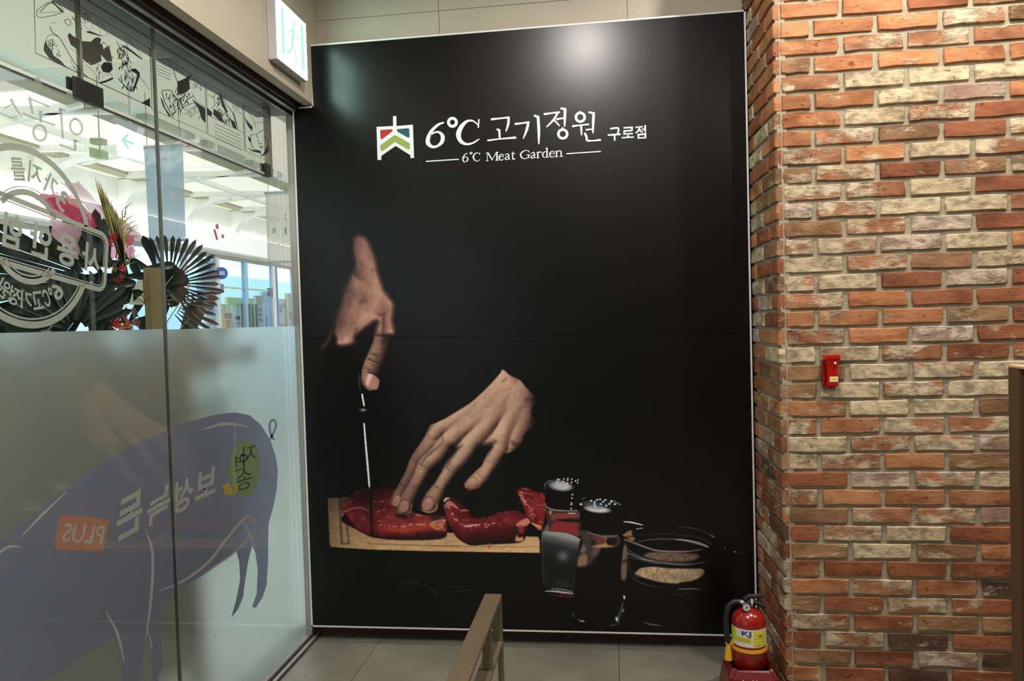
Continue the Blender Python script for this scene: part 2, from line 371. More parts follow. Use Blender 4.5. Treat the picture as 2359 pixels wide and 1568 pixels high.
# the short return of the brick wall beside the poster (slightly splayed)
SPL = math.atan2(.0366, 1.0)
wall_return = struct('wall_corner', (0, .034, .0, .515, 0, CEIL), mortar)
wall_return.location = (.6235+.0095, YB+.003, 0); wall_return.rotation_euler = (0, 0, SPL)
SIDE = [brick_mesh(BL, BH, .022, 80+k) for k in range(10)]; SHALF = [brick_mesh(.1015, BH, .022, 100+k) for k in range(5)]
for r in range(-12, 40):
    z = Z36+(36-r)*CO
    if z+BH > CEIL-.005: continue
    y = 0.0; k = 0; even = r % 2 == 0
    while y < .49:
        half = (not even) and k == 0
        L = .1015 if half else BL
        me = rnd.choice(SHALF if half else SIDE)
        code = rnd.choice('RRBBOGMMDRBW' if r > 24 else 'OORRMWBBGO')
        # local x of the brick runs into the depth of the return
        put_brick(me, code, wall_return, (-.0095+rnd.uniform(-.0015, .001), -.003+y+L, max(z, .002)), -math.pi/2)
        y += L+.0165; k += 1
# ---- poster picture: numpy painter on a grid of the flat print
PS=1.35
PX0,PY0,PX1,PY1=722,528,1738,1462
class Painter:
    def __init__(s):
        s.w=int((PX1-PX0)/PS)+1; s.h=int((PY1-PY0)/PS)+1
        s.xs=PX0+np.arange(s.w)*PS; s.ys=PY0+np.arange(s.h)*PS
        s.X,s.Y=np.meshgrid(s.xs,s.ys)
        s.c=np.zeros((s.h,s.w,3)); s.c[:]=(9,9,11)
        s.rng=np.random.default_rng(5); s.lab=np.zeros((s.h,s.w),int); s.prev=s.c.copy()
    def stage(s,k):
        d=np.abs(s.c-s.prev).max(-1)>1.5; s.lab[d]=k; s.prev=s.c.copy()
    def noise(s,sc,seed,asp=1.0):
        r=np.random.default_rng(seed); gw=int((PX1-PX0)/sc)+4; gh=int((PY1-PY0)/(sc*asp))+4
        g=r.random((gh,gw)); u=(s.X-PX0)/sc; v=(s.Y-PY0)/(sc*asp)
        i=u.astype(int); j=v.astype(int); a=u-i; b=v-j; a=a*a*(3-2*a); b=b*b*(3-2*b)
        return (g[j,i]*(1-a)+g[j,i+1]*a)*(1-b)+(g[j+1,i]*(1-a)+g[j+1,i+1]*a)*b
    def fbm(s,sc,seed,oct=4,asp=1.0):
        a=0; t=0; k=1.0
        for o in range(oct): a=a+k*s.noise(sc/2**o,seed+o*17,asp); t+=k; k*=.62
        return a/t
    def smooth(s,p,n=6,closed=True):
        p=np.array(p,float); N=len(p); out=[]
        for i in range(N if closed else N-1):
            if closed: a,b,c,d=p[(i-1)%N],p[i],p[(i+1)%N],p[(i+2)%N]
            else: a,b,c,d=p[max(i-1,0)],p[i],p[i+1],p[min(i+2,N-1)]
            for t in np.arange(n)/n:
                out.append(.5*((2*b)+(c-a)*t+(2*a-5*b+4*c-d)*t*t+(3*b-a-3*c+d)*t**3))
        if not closed: out.append(p[-1])
        return np.array(out)
    def win(s,p,m):
        x0=max(int((p[:,0].min()-m-PX0)/PS),0); x1=min(int((p[:,0].max()+m-PX0)/PS)+2,s.w)
        y0=max(int((p[:,1].min()-m-PY0)/PS),0); y1=min(int((p[:,1].max()+m-PY0)/PS)+2,s.h)
        return slice(y0,max(y1,y0+1)),slice(x0,max(x1,x0+1))
    def poly(s,pts,soft=1.5,sm=True):
        p=s.smooth(pts,5) if sm else np.array(pts,float)
        w=s.win(p,soft*2+2); X=s.X[w];Y=s.Y[w]
        ins=np.zeros(X.shape,bool); d=np.full(X.shape,1e9)
        q=np.roll(p,-1,0)
        for (ax,ay),(bx,by) in zip(p,q):
            if ay!=by:
                c=((ay>Y)!=(by>Y))&(X<(bx-ax)*(Y-ay)/(by-ay)+ax); ins^=c
            L=(bx-ax)**2+(by-ay)**2+1e-9; t=np.clip(((X-ax)*(bx-ax)+(Y-ay)*(by-ay))/L,0,1)
            d=np.minimum(d,(X-ax-t*(bx-ax))**2+(Y-ay-t*(by-ay))**2)
        d=np.sqrt(d); sd=np.where(ins,d,-d)
        return w,np.clip(sd/(2*soft)+.5,0,1),sd
    def line(s,pts,hw,n=5):
        """distance along / across a smooth stroke: returns window, t, signed u, dist, hw"""
        p=s.smooth(pts,n,False); hw=np.interp(np.linspace(0,1,len(p)),np.linspace(0,1,len(hw)),hw) if np.ndim(hw) else np.full(len(p),float(hw))
        w=s.win(p,hw.max()*1.6+4); X=s.X[w];Y=s.Y[w]
        best=np.full(X.shape,1e9);T=np.zeros(X.shape);U=np.zeros(X.shape);Hh=np.ones(X.shape)
        sg=np.hypot(*(p[1:]-p[:-1]).T); cum=np.r_[0,np.cumsum(sg)]/sg.sum()
        for k in range(len(p)-1):
            a,b=p[k],p[k+1]; L=((b-a)**2).sum()+1e-9
            t=np.clip(((X-a[0])*(b[0]-a[0])+(Y-a[1])*(b[1]-a[1]))/L,0,1)
            dx=X-a[0]-t*(b[0]-a[0]);dy=Y-a[1]-t*(b[1]-a[1]);d=np.hypot(dx,dy);hh=hw[k]+t*(hw[k+1]-hw[k])
            m=d/hh<best; best=np.where(m,d/hh,best); T=np.where(m,cum[k]+t*(cum[k+1]-cum[k]),T)
            sgn=np.sign((b[0]-a[0])*dy-(b[1]-a[1])*dx); U=np.where(m,sgn*d/hh,U); Hh=np.where(m,hh,Hh)
        return w,T,U,best,Hh
    def put(s,w,m,col):
        m=m[...,None] if m.ndim==2 else m
        s.c[w]=s.c[w]*(1-m)+np.asarray(col,float)*m
    def fill(s,pts,col,soft=1.5,a=1,sm=True):
        w,m,_=s.poly(pts,soft,sm); s.put(w,m*a,col)
    def stroke(s,pts,hw,col,a=1,soft=.35,n=5,brk=0):
        w,T,U,b,H=s.line(pts,hw,n); m=np.clip((1-b)/soft,0,1)
        if brk: m=m*np.clip((s.brk[w]-.5+.22*(1-brk))*7+.5,0,1)
        s.put(w,m*a,col)
    def mul(s,pts,hw,k,n=4):
        """soft darkening / lightening of the picture along a stroke"""
        hw=np.asarray(hw,float)*1.7; w,T,U,b,H=s.line(pts,hw,n); m=np.clip(1-b,0,1); m=m*m*(2-m)
        s.c[w]*=(1+(k-1)*m)[...,None]
    def dab(s,x,y,rx,ry,col,a=1,p=1.0,rot=0):
        w=s.win(np.array([[x,y]]),max(rx,ry)*1.1+2); X=s.X[w]-x;Y=s.Y[w]-y
        cr,sr=math.cos(rot),math.sin(rot); r=np.hypot((X*cr+Y*sr)/rx,(-X*sr+Y*cr)/ry)
        m=np.clip(1-r,0,1)**p; s.put(w,np.clip(m*1.6,0,1)*a,col)
def ramp(x,xs,cs):
    cs=np.array(cs,float); return np.stack([np.interp(x,xs,cs[:,k]) for k in range(3)],-1)
def paint_poster():
    P=Painter()
    fine=P.noise(2.2,1); mid=np.clip((P.fbm(16,2)-.5)*1.7+.5,0,1); big=np.clip((P.fbm(44,3)-.5)*1.6+.5,0,1); P.brk=P.fbm(5,61,3); hz=P.noise(5,4,.35); grain=P.noise(14,7,.18)
    SK=[(12,10,11),(46,30,29),(96,68,60),(150,114,97),(186,150,129),(203,168,146)]
    def skin(b): return ramp(b,[0,.15,.4,.65,.87,1.05],SK)
    # ---------- cutting board
    Z=lambda q,ox,oy,sc:[(ox+x/sc,oy+y/sc) for x,y in q]
    B=lambda q:Z(q,740,1090,7.372)
    bd=[(754,1147),(756,1180),(757.6,1212),(758.5,1248),(762,1259),(800,1262),(862,1265.5),(984,1269),(1060,1270),(1150,1271.5),(1243,1273),(1243,1245),(1240,1236),(1120,1230),(1000,1225),(880,1200),(830,1165),(800,1145)]
    w,m,sd=P.poly(bd,.9,False)
    g=grain[w]*.6+fine[w]*.4
    yy=P.Y[w]; xx=P.X[w]
    lum=np.interp(xx,[754,790,900,1100,1243],[.62,.8,.98,1.02,1.05])*np.interp(yy,[1147,1190,1240,1275],[.62,.85,1,1.08])*(.86+.28*g)
    P.put(w,m,np.array([196,158,116])*lum[...,None])
    P.mul(B([(790,1190),(1400,1215),(2359,1235)]),2.0,.72); P.mul(Z([(0,1235),(900,1245),(1790,1250)],1000,1090,7.372),1.8,.8)
    P.mul(B([(320,430),(330,800),(350,1180)]),3.2,.45); P.mul(B([(430,800),(450,1000),(465,1190)]),2.6,.5)
    P.stroke(B([(360,760),(385,1000),(410,1170)]),3.2,(150,116,84),.6)
    P.mul(B([(360,1195),(470,1190)]),2,.5)
    P.fill(B([(290,440),(420,400),(400,560),(310,560)]),(52,46,38),2.5,.8)
    P.stage(1)
    # ---------- meat slabs
    def meat(pts,fn,soft=1.4):
        w,m,sd=P.poly(pts,soft); P.put(w,m,fn(P.X[w],P.Y[w],sd,w))
    def m1(X,Y,sd,w):
        u=(X-740)*7.372; v=(Y-1090)*7.372
        rim=np.interp(u,[300,700,1000,1400,1700,2100],[700,900,900,900,860,850])
        top=np.interp(v-rim,[-700,-420,-200,-60,0,60,110,190,320],[0.10,.42,.6,.72,.78,.82,.6,.22,.08])
        top*=.72+.5*mid[w]+.25*(big[w]-.5)
        top*=np.interp(u,[300,500,800,850,1000,1300,2100],[.55,.8,.62,.55,.95,1.05,1.0])
        return ramp(top,[0,.2,.5,.8,1.1],[(14,6,8),(44,11,14),(98,28,34),(136,48,48),(172,74,66)])
    meat(B([(320,600),(360,520),(450,420),(600,310),(800,250),(1000,262),(1270,255),(1420,420),(1500,600),(1700,700),(2080,715),(2120,800),(2135,980),(2100,1090),(1850,1130),(1400,1135),(1100,1120),(850,1080),(700,1010),(560,930),(400,850),(340,790),(395,700),(330,660)]),m1)
    P.fill(B([(340,760),(420,700),(560,880),(700,1000),(560,930),(400,850)]),(16,7,8),2,.9)
    P.stroke(B([(330,650),(420,640),(560,590),(700,590),(820,650)]),[1.5,2.2,2.6,2.2,1],(150,86,88),.75)
    P.stroke(B([(340,600),(420,520),(520,470)]),[4,6,3],(112,46,50),.6)
    for q,h,a in [([(980,880),(1150,890),(1300,905),(1430,900)],2.4,.8),([(1490,870),(1640,870),(1800,865)],3.2,1),([(900,470),(1000,470),(1060,480)],2,.7),([(930,670),(1030,620),(1090,620)],2,.6),([(960,800),(1010,810)],3,.7),([(1120,740),(1200,740),(1290,730)],3,.45),([(1480,730),(1580,705),(1720,715)],2.2,.8),([(700,750),(790,800)],1.8,.55),([(1900,760),(2000,750),(2110,790)],1.6,.6),([(640,300),(590,320)],1.2,.5),([(1700,830),(1850,800)],1.6,.4)]:
        P.stroke(B(q),np.asarray(h)*1.25,(222,168,162),a*.85,.8,brk=1)
    P.stroke(B([(1050,930),(1250,955),(1430,965),(1500,940)]),[3,6,8,4],(170,66,34),.85,.8)
    P.stroke(B([(1480,960),(1650,930),(1850,900)]),[6,9,8],(168,62,34),.8,.8)
    P.fill(B([(1840,860),(1900,810),(2110,785),(2100,840),(2070,900),(2115,975),(2040,960),(1960,960),(1890,920)]),(206,128,92),2.0,.95)
    P.stroke(B([(1900,830),(2000,800),(2100,795)]),2.4,(244,206,180),.9,.7)
    P.stroke(B([(1930,890),(2050,940),(2100,970)]),2,(120,48,28),.8,.7)
    A=lambda q:Z(q,1000,1090,7.372)
    def m3(X,Y,sd,w):
        v=(Y-1090)*7.372; u=(X-1000)*7.372
        top=.52+.45*(mid[w]-.5)+.3*(big[w]-.5)
        top*=np.interp(v,[240,330,500,900],[.7,.95,1.05,.95])*np.clip(sd/3,.5,1)
        return ramp(top,[0,.2,.5,.8,1.1],[(20,5,8),(60,12,16),(118,28,32),(146,50,50),(185,90,80)])
    meat(A([(1400,290),(1460,240),(1600,240),(1700,290),(1900,340),(1960,430),(1900,520),(1910,620),(1850,900),(1800,960),(1640,820),(1560,720),(1520,600),(1430,370)]),m3)
    r=P.rng
    for k in range(46):
        t=r.random(); x=1450+t*210+r.normal(0,22)+ (30 if t>.5 else 0); y=330+t*440+r.normal(0,22)
        P.stroke(A([(x,y),(x+r.normal(14,14),y+r.normal(10,14))]),.8+.9*r.random(),(232,190,188),.35+.5*r.random(),.8)
    for q in [[(1500,260),(1600,265)],[(1490,340),(1600,340),(1680,360)],[(1590,420),(1640,470)],[(1750,540),(1850,540)],[(1810,380),(1880,420)],[(1780,820),(1840,840)],[(1850,600),(1890,630)]]: P.stroke(A(q),1.5,(214,140,128),.6,.8)
    P.fill(A([(1650,840),(1700,850),(1820,900),(1800,965),(1720,910)]),(196,108,78),1.6)
    P.stroke(A([(1660,850),(1740,880),(1815,905)]),1.8,(240,190,160),.8,.7)
    def m2(X,Y,sd,w):
        u=(X-1000)*7.372; v=(Y-1090)*7.372
        edge=np.interp(u,[150,300,480,620,900,1400,1650],[640,740,900,900,860,800,780])
        d=v-edge
        top=np.interp(d,[-300,-180,-60,0,40,120,220,330],[.34,.44,.52,.6,.5,.36,.24,.1])
        top*=.78+.4*mid[w]+.2*(big[w]-.5)
        top*=np.clip(sd/4,.45,1)*np.interp(u,[160,260,500,1300,1600],[1.5,1.2,1.02,.95,.8])
        return ramp(top,[0,.2,.5,.8,1.1],[(16,5,7),(52,12,14),(112,28,32),(150,56,52),(196,110,96)])
    meat(A([(160,600),(170,530),(250,410),(330,420),(480,530),(600,660),(650,735),(850,740),(1100,660),(1300,620),(1440,630),(1560,720),(1630,800),(1600,900),(1570,1040),(1500,1160),(1300,1190),(900,1210),(650,1225),(520,1180),(400,1100),(300,960),(210,800),(185,700)]),m2)
    P.fill(A([(250,410),(330,420),(480,530),(590,650),(500,640),(430,590),(300,470)]),(58,16,20),2,.85)
    P.fill(A([(165,560),(200,500),(245,470),(300,480),(420,590),(400,600),(300,560),(240,560),(190,600)]),(196,128,116),1.6,.85)
    P.stroke(A([(170,470),(200,435),(245,418)]),[3,4.5,3],(214,176,166),.95,.6)
    P.stroke(A([(450,635),(520,625),(590,635)]),[2,3,1.5],(206,130,112),.85,.7)
    for q,h,a in [([(240,560),(270,620),(310,690),(330,730)],[2,3.2,4,1.5],.75),([(350,780),(430,810),(480,870),(540,905)],[2,2.5,3,2],.85),([(550,895),(620,890),(690,880),(780,870)],[3,4,3,1.5],.9),([(640,965),(690,930),(740,900)],1.6,.8),([(850,945),(890,905),(940,870)],1.6,.8),([(870,865),(900,860)],2.4,.9),([(1000,850),(1020,848)],2.2,.9),([(1100,850),(1120,860)],1.8,.7),([(1290,890),(1330,860)],1.6,.7),([(840,740),(960,745)],1.4,.6),([(1180,660),(1300,665)],1.4,.4),([(480,790),(620,795)],1.4,.35)]:
        P.stroke(A(q),np.asarray(h)*1.25,(234,196,192),a*.95,.8,brk=1)
    for k in range(40): P.dab(1000+(760+r.random()*700)/7.372,1090+(640+r.random()*170)/7.372,1.4,1.2,(220,160,150),.5*r.random())
    P.fill(A([(1390,880),(1440,820),(1540,770),(1600,770),(1630,830),(1560,890),(1450,905)]),(206,126,104),2)
    P.fill(A([(1440,890),(1500,890),(1520,1000),(1450,1010)]),(150,62,56),2,.8)
    P.fill(A([(1380,1110),(1410,1050),(1440,1090),(1510,1080),(1515,1130),(1480,1155),(1390,1150)]),(206,146,112),1.8)
    P.fill(A([(905,1200),(960,1200),(960,1265),(910,1265)]),(176,110,92),1.2)
    P.stage(2)
    # ---------- right hand
    R=lambda q:Z(q,880,840,4.355)
    back=R([(1215,48),(1180,90),(1100,180),(1000,280),(890,378),(770,455),(630,540),(560,572),(515,615),(470,690),(440,760),(560,820),(640,800),(780,880),(900,850),(1020,830),(1150,850),(1230,890),(1330,850),(1400,780),(1430,690),(1510,620),(1535,555),(1500,500),(1512,420),(1537,330),(1450,230),(1380,150),(1290,108)])
    PROF=[-1.02,-.8,-.45,0,.35,.7,.95,1.05]; PV=[.45,.74,.9,.86,.68,.36,.14,.06]
    def finger(pts,hw,gain=1.0,creases=(),nail=None,fade=None,org=R,sc=4.355,flip=1,tex=1.0):
        w,T,U,b,H=P.line(org(pts),[h/sc for h in hw])
        m=np.clip((1-b)*H/1.6+.2,0,1); U=-U*flip
        v=np.interp(U,PROF,PV)*gain*(.9+.2*mid[w]*tex+.08*(fine[w]-.5))
        if fade is not None: v=v*np.interp(T,*fade)
        v=np.where(b>.8,v*np.interp(b,[.8,1.0],[1,.7]),v)
        P.put(w,m,skin(v))
        rr=np.random.default_rng(int(pts[0][0])); tt=(hz[w]-.5)
        skinl=np.sin(T*260+3*U*U+6*mid[w])*np.clip(1-np.abs(U),0,1)*m*tex     # faint lines across the skin
        near=sum(np.exp(-((T-t)/.05)**2) for t,k,wd in creases) if creases else 0
        P.c[w]*=(1-.035*skinl*(.4+np.clip(near,0,1)))[...,None]
        for t,k,wd in creases:   # curved wrinkle lines across the finger
            off=rr.uniform(-.012,.012); cu=rr.uniform(.006,.03); ext=rr.uniform(.55,1.0); cen=rr.uniform(-.25,.15)
            dt=(T-t-off)+cu*(U*U-.3)+.012*(mid[w]-.5)+.006*tt
            a=np.exp(-(dt/wd)**2)*np.clip((ext-np.abs(U-cen))*2.2,0,1)*k*rr.uniform(.5,1.15)
            P.c[w]*=(1-np.clip(a*m,0,.85))[...,None]
            a2=np.exp(-((dt-wd*2.4)/(wd*1.6))**2)*np.clip(.8-np.abs(U),0,1)*k*.22*m
            P.c[w]+=a2[...,None]*np.array((52,42,35))
    K=lambda t,n=5,d=.02:[(t+(i-(n-1)/2)*d,.62 if i==n//2 else .3,.0055 if i==n//2 else .0042) for i in range(n)]
    P.stroke(R([(420,1300),(560,1480),(520,1520)]),[20,30,14],(14,8,9),.7,.9)
    finger([(540,660),(470,790),(345,950),(285,1080),(215,1210),(160,1310),(125,1385)],[82,80,66,56,54,58,42],.82,K(.42)+K(.75,4),fade=([0,.3,.5,.8,1],[1,.95,.78,.7,.8]))
    finger([(640,740),(545,890),(435,990),(375,1110),(310,1230),(255,1340),(215,1440)],[84,84,80,66,62,80,78],.95,K(.43,6)+K(.72,5),fade=([0,.3,.5,.75,1],[.95,1.02,.98,.8,.66]))
    finger([(870,800),(790,930),(705,1015),(645,1110),(580,1215),(520,1320),(470,1410)],[88,84,82,66,64,88,86],.98,K(.42,6)+K(.72,5),fade=([0,.3,.5,.8,1],[.95,1.0,1.0,.86,.74]))
    finger([(1185,830),(1115,935),(1050,1045),(985,1125),(925,1178),(885,1205)],[72,78,66,82,76,60],1.0,K(.34,6)+K(.7,2),fade=([0,.4,.8,1],[.9,1,1.02,1.0]))
    w,m,sd=P.poly(back,1.8)
    zx=(P.X[w]-880)*4.355; zy=(P.Y[w]-840)*4.355
    def relief(org,sc,ridges,p=3.0):
        Hf=np.zeros_like(P.X)
        for q,h,ht in ridges:
            w2,T2,U2,b2,H2=P.line(org(q),[v_/sc for v_ in h],6); hh=np.clip(1-b2*b2,0,1)**.75*H2*ht; Hf[w2]+=np.maximum(hh,0)**p
        return Hf**(1/p)
    def blur(a,n):
        for _ in range(n):
            a=(np.roll(a,1,0)+np.roll(a,-1,0)+2*a)/4; a=(np.roll(a,1,1)+np.roll(a,-1,1)+2*a)/4
        return a
    def light(Hf,L,w):
        gy,gx=np.gradient(Hf,PS); nz=1/np.sqrt(gx*gx+gy*gy+1); L=np.array(L)/np.linalg.norm(L)
        return np.clip((-gx*L[0]-gy*L[1]+L[2])*nz,0,1)[w]
    RG=[([(1230,120),(1000,330),(760,520),(580,625),(520,690)],[150,130,110,80,70],.62),([(1280,200),(1040,440),(850,600),(735,690),(660,780)],[120,110,95,92,80],.66),([(1330,240),(1150,470),(1010,640),(920,750),(860,830)],[120,105,95,92,84],.66),([(1400,260),(1310,480),(1235,660),(1200,760),(1180,860)],[120,105,88,90,70],.66),([(1440,330),(1430,520),(1370,680),(1310,800)],[120,110,95,60],.5),([(1200,110),(1330,200),(1420,330)],[90,110,120],.4),([(1120,380),(1110,520),(1040,600),(960,620)],[16,16,14,10],.9),([(990,420),(1000,520),(940,610)],[12,12,8],.8),([(1290,260),(1190,400),(1120,540)],[18,18,14],.8),([(1380,400),(1320,560),(1290,650)],[16,16,12],.7)]
    Hf=relief(R,4.355,RG); Hf=blur(Hf,4)+.8*blur(P.fbm(6,91,3),1)
    lam=light(Hf,(-.52,-.46,.62),w)
    v=(.34+.74*lam)*(1+.10*(mid[w]-.5)+.10*(big[w]-.5)+.05*(fine[w]-.5))
    v*=np.interp(zx+.25*(zy-500),[450,620,800,1250,1380,1480,1570],[.92,.98,1,1,.92,.72,.4])
    v*=np.interp(sd,[-1,1.2,4],[.8,.94,1])
    # the picture fades softly into the dark at the wrist
    edge=np.interp(zx,[1350,1470,1540],[1,.9,.3])
    fz=np.where(zy>780,np.interp(sd*4.355,[0,60],[.0,1]),1.0)
    P.put(w,m*np.clip(edge,0,1)*np.where((zy>700)&(zx<1130),np.interp(sd*4.355,[5,70],[0,1]),1),skin(v))
    for q,h,k in [([(780,770),(690,830)],14,.7),([(1130,770),(1060,810),(960,870)],16,.5),([(1240,140),(1215,160)],10,.72),([(1440,350),(1510,350)],12,.7),([(1310,780),(1390,830)],16,.55),([(600,700),(610,770)],9,.75),([(830,690),(900,650)],16,.86)]: P.mul(R(q),h/2.4,k)
    for i in range(7):   # fine wrinkles over the knuckles
        jx=P.rng.uniform(-14,14); jy=P.rng.uniform(-5,5)
        P.mul(R([(1150+i*4+jx,706+i*15+jy),(1210,698+i*16),(1270+jx,716+i*15)]),.8,.84)
        P.mul(R([(700+i*12+jx,716-i*16+jy),(760+i*12+jx,692-i*16+jy)]),.8,.9)
        P.mul(R([(940+i*9+jx,738-i*15+jy),(1000+i*9+jx,722-i*15+jy)]),.8,.91)
    # dark clefts between the fingers
    for q,h,k in [([(600,790),(530,850),(440,930),(390,1000)],[1.5,2.6,2.6,1.2],.55),([(810,800),(720,880),(640,980),(560,1060)],[1.5,6,10,8],.45),([(1110,825),(1020,900),(900,990),(800,1060)],[1.5,9,14,14],.45)]:
        P.mul(R(q),h,k)
    def nail(cx,cy,rx,ry,rot,col=(205,160,150)):
        x=880+cx/4.355;y=840+cy/4.355
        P.dab(x-rx*.06/4.355,y-ry*.08/4.355,rx*1.22/4.355,ry*1.2/4.355,(84,54,47),.6,.5,rot)
        P.dab(x,y,rx/4.355,ry/4.355,col,.9,.28,rot)
        P.dab(x+rx*.1/4.355,y-ry*.5/4.355,rx*.7/4.355,ry*.42/4.355,tuple(min(255,c_*1.16) for c_ in col),.55,1,rot)
        P.dab(x-rx*.35/4.355,y+ry*.1/4.355,rx*.4/4.355,ry*.7/4.355,tuple(c_*.9 for c_ in col),.4,1,rot)
    nail(148,1362,38,60,.42,(168,130,122)); nail(222,1418,50,66,.36,(164,120,113)); nail(462,1394,54,70,.42,(178,130,118)); nail(905,1168,52,34,-.3,(192,148,126))
    P.stroke(R([(240,1500),(285,1460),(298,1400)]),1.6,(168,126,108),.8,.6); P.stroke(R([(400,1455),(470,1478),(540,1450),(552,1390)]),[2,3,3,2],(176,128,106),.9,.6)
    P.stroke(R([(830,1200),(900,1235),(980,1215)]),[4,8,5],(170,96,76),.55,.8)
    P.mul(R([(900,1268),(1000,1240),(1060,1160)]),5,.5)
    P.mul(R([(150,1510),(230,1530),(320,1500)]),5,.4)
    P.stage(3)
    # ---------- left hand with the knife
    L=lambda q:Z(q,720,520,3.92)
    lh=L([(352,100),(400,68),(450,70),(500,100),(540,180),(580,280),(602,380),(622,460),(660,570),(710,640),(745,700),(748,760),(738,840),(755,950),(742,985),(690,1000),(620,1010),(560,990),(556,930),(575,872),(520,910),(450,960),(402,1010),(392,1060),(330,1092),(250,1100),(195,1080),(188,1020),(150,1080),(90,1142),(58,1120),(70,1070),(120,1000),(170,860),(220,710),(262,560),(330,430),(362,330),(342,230),(345,150)])
    PV[:]=[.42,.72,.88,.8,.55,.25,.1,.05]
    finger([(650,950),(612,1060),(580,1160),(532,1275),(512,1370),(525,1425)],[88,74,84,82,80,66],.84,[(.12,.4,.01),(.17,.45,.01),(.22,.4,.01),(.28,.35,.01),(.34,.4,.01),(.42,.4,.01),(.47,.7,.014),(.52,.6,.012),(.58,.7,.016),(.63,.35,.01),(.72,.55,.014)],fade=([0,.2,.5,1],[.9,.8,.92,.95]),org=L,sc=3.92)
    w,m,sd=P.poly(lh,3.0)
    zx=(P.X[w]-720)*3.92; zy=(P.Y[w]-520)*3.92
    ax=np.interp(zy,[60,300,600,900,1100],[430,480,560,500,300])
    LG=[([(425,60),(470,300),(540,560),(600,700)],[100,120,130,120],.5),([(560,560),(690,720),(700,860),(690,960)],[90,80,70,66],.62),([(520,640),(470,820),(330,1040)],[120,120,90],.5),([(400,560),(280,880),(250,1060)],[100,90,80],.5),([(300,650),(170,940),(80,1110)],[60,50,40],.6),([(600,640),(560,760),(480,850)],[26,26,16],.6),([(470,440),(500,560),(450,700)],[24,24,16],.5)]
    Hl=blur(relief(L,3.92,LG),5)+.8*blur(P.fbm(7,95,3),1)
    lam=light(Hl,(.30,-.34,.80),w)
    v=(.16+.66*lam)*(.86+.2*big[w]+.14*(mid[w]-.3))*np.interp(zx-ax,[-420,-330,-220,-120,0,200],[.25,.4,.7,.92,1,1])
    v*=np.interp(zy,[60,200,450,700,950,1120],[.7,.78,.88,1,1.05,.95])
    v*=np.clip(sd*3.92/45,.35,1)
    soft=np.clip(sd*3.92/np.interp(zx-ax,[-250,-80,100],[90,45,10])+.3,0,1)*np.interp(zy,[60,160],[.75,1])
    P.put(w,np.clip(m*soft,0,1),skin(v)*np.array([.97,.93,.94]))
    for q,h,k in [([(420,690),(470,680)],14,.8),([(540,400),(600,390)],12,.82),([(350,600),(330,700)],30,.8),([(190,900),(180,1040)],14,.4),([(400,930),(380,1000)],14,.66),([(450,560),(400,640)],20,.88),([(640,800),(720,760)],12,.86),([(530,920),(440,980)],14,.6),([(690,1000),(640,1040)],14,.4)]: P.mul(L(q),h/2.4,k)
    for q,h,k in [([(470,830),(420,860)],34,1.22),([(300,1040),(250,1060)],26,1.3),([(600,640),(540,760)],20,1.12),([(700,680),(720,720)],12,1.15),([(700,960),(735,955)],12,1.25),([(470,560),(520,620)],20,1.12),([(450,200),(470,300)],24,1.1),([(590,770),(560,840)],20,1.12)]: P.mul(L(q),h/2.2,k)
    P.fill(L([(505,1335),(598,1378),(588,1468),(545,1475),(500,1440)]),(178,126,112),1.6,.95); P.fill(L([(508,1335),(540,1350),(505,1440),(480,1420),(490,1370)]),(222,190,178),2,.9)
    P.mul(L([(500,1320),(560,1335),(600,1375)]),3,.35)
    P.stroke([(826,858),(828,885),(830,900)],[2,4,2],(58,62,72),.7,.8)
    P.stroke([(834,908),(836,920),(838.5,933)],2.5,(236,232,236),1,.4); P.dab(836,944,12,6,(84,86,98),.85,1); P.dab(837,944,5,3,(170,170,182),.9,1)
    P.stroke([(838.5,975),(842,1020),(847,1075),(851,1124)],[2.3,2.7,2.9,2.6],(238,234,238),1,.4); P.stroke([(851,1122),(853,1140),(855,1185),(858,1235)],[2.5,3,3,3],(16,7,8),.85,.6)
    P.stage(4)
    # ---------- shakers
    S=lambda q:Z(q,1230,1080,4.236)
    BK=(9,9,11)
    P.fill(S([(105,200),(108,140),(170,108),(300,90),(420,105),(455,180),(462,400),(450,660),(440,720),(390,1210),(100,1150),(74,800),(85,620),(130,520),(112,340)]),BK,1.2)
    P.fill(S([(118,385),(250,405),(440,405),(462,450),(455,520),(450,655),(330,625),(85,612),(130,520)]),(60,46,46),1.6)
    for q,c,a in [([(180,440),(440,430),(450,470),(330,480),(190,500)],(150,66,66),.8),([(200,520),(340,512),(440,530),(420,570),(445,650),(350,628),(170,600)],(142,44,48),.95),([(205,490),(330,488),(440,495),(440,520),(300,512)],(14,10,12),.9),([(150,405),(175,410),(170,440),(150,440)],(200,160,140),.8),([(130,540),(150,600),(100,620)],(150,140,146),.5)]: P.fill(S(q),c,1.5,a)
    P.stroke(S([(110,335),(125,370),(200,398),(300,405),(420,405)]),[1.2,2,2.4,2.2,2],(176,168,170),.8,.7); P.stroke(S([(340,432),(400,430)]),1.6,(226,214,214),.8)
    P.stroke(S([(100,195),(110,150),(140,120),(180,108)]),1.0,(140,140,142),.8)
    w,m,sd=P.poly(S([(82,622),(150,610),(330,628),(450,682),(440,740),(392,1180),(100,1140),(74,780)]),1.2)
    v=(P.Y[w]-1080)*4.236-.25*((P.X[w]-1230)*4.236-80)
    P.put(w,m,ramp(v,[540,610,650,720,900,1100],[(176,176,180),(150,150,154),(92,94,98),(40,43,47),(20,22,24),(24,26,29)]))
    P.dab(1230+285/4.236,1080+850/4.236,26,24,(122,124,132),.75,2.2); P.dab(1230+280/4.236,1080+1120/4.236,22,14,(52,56,62),.6,1.5)
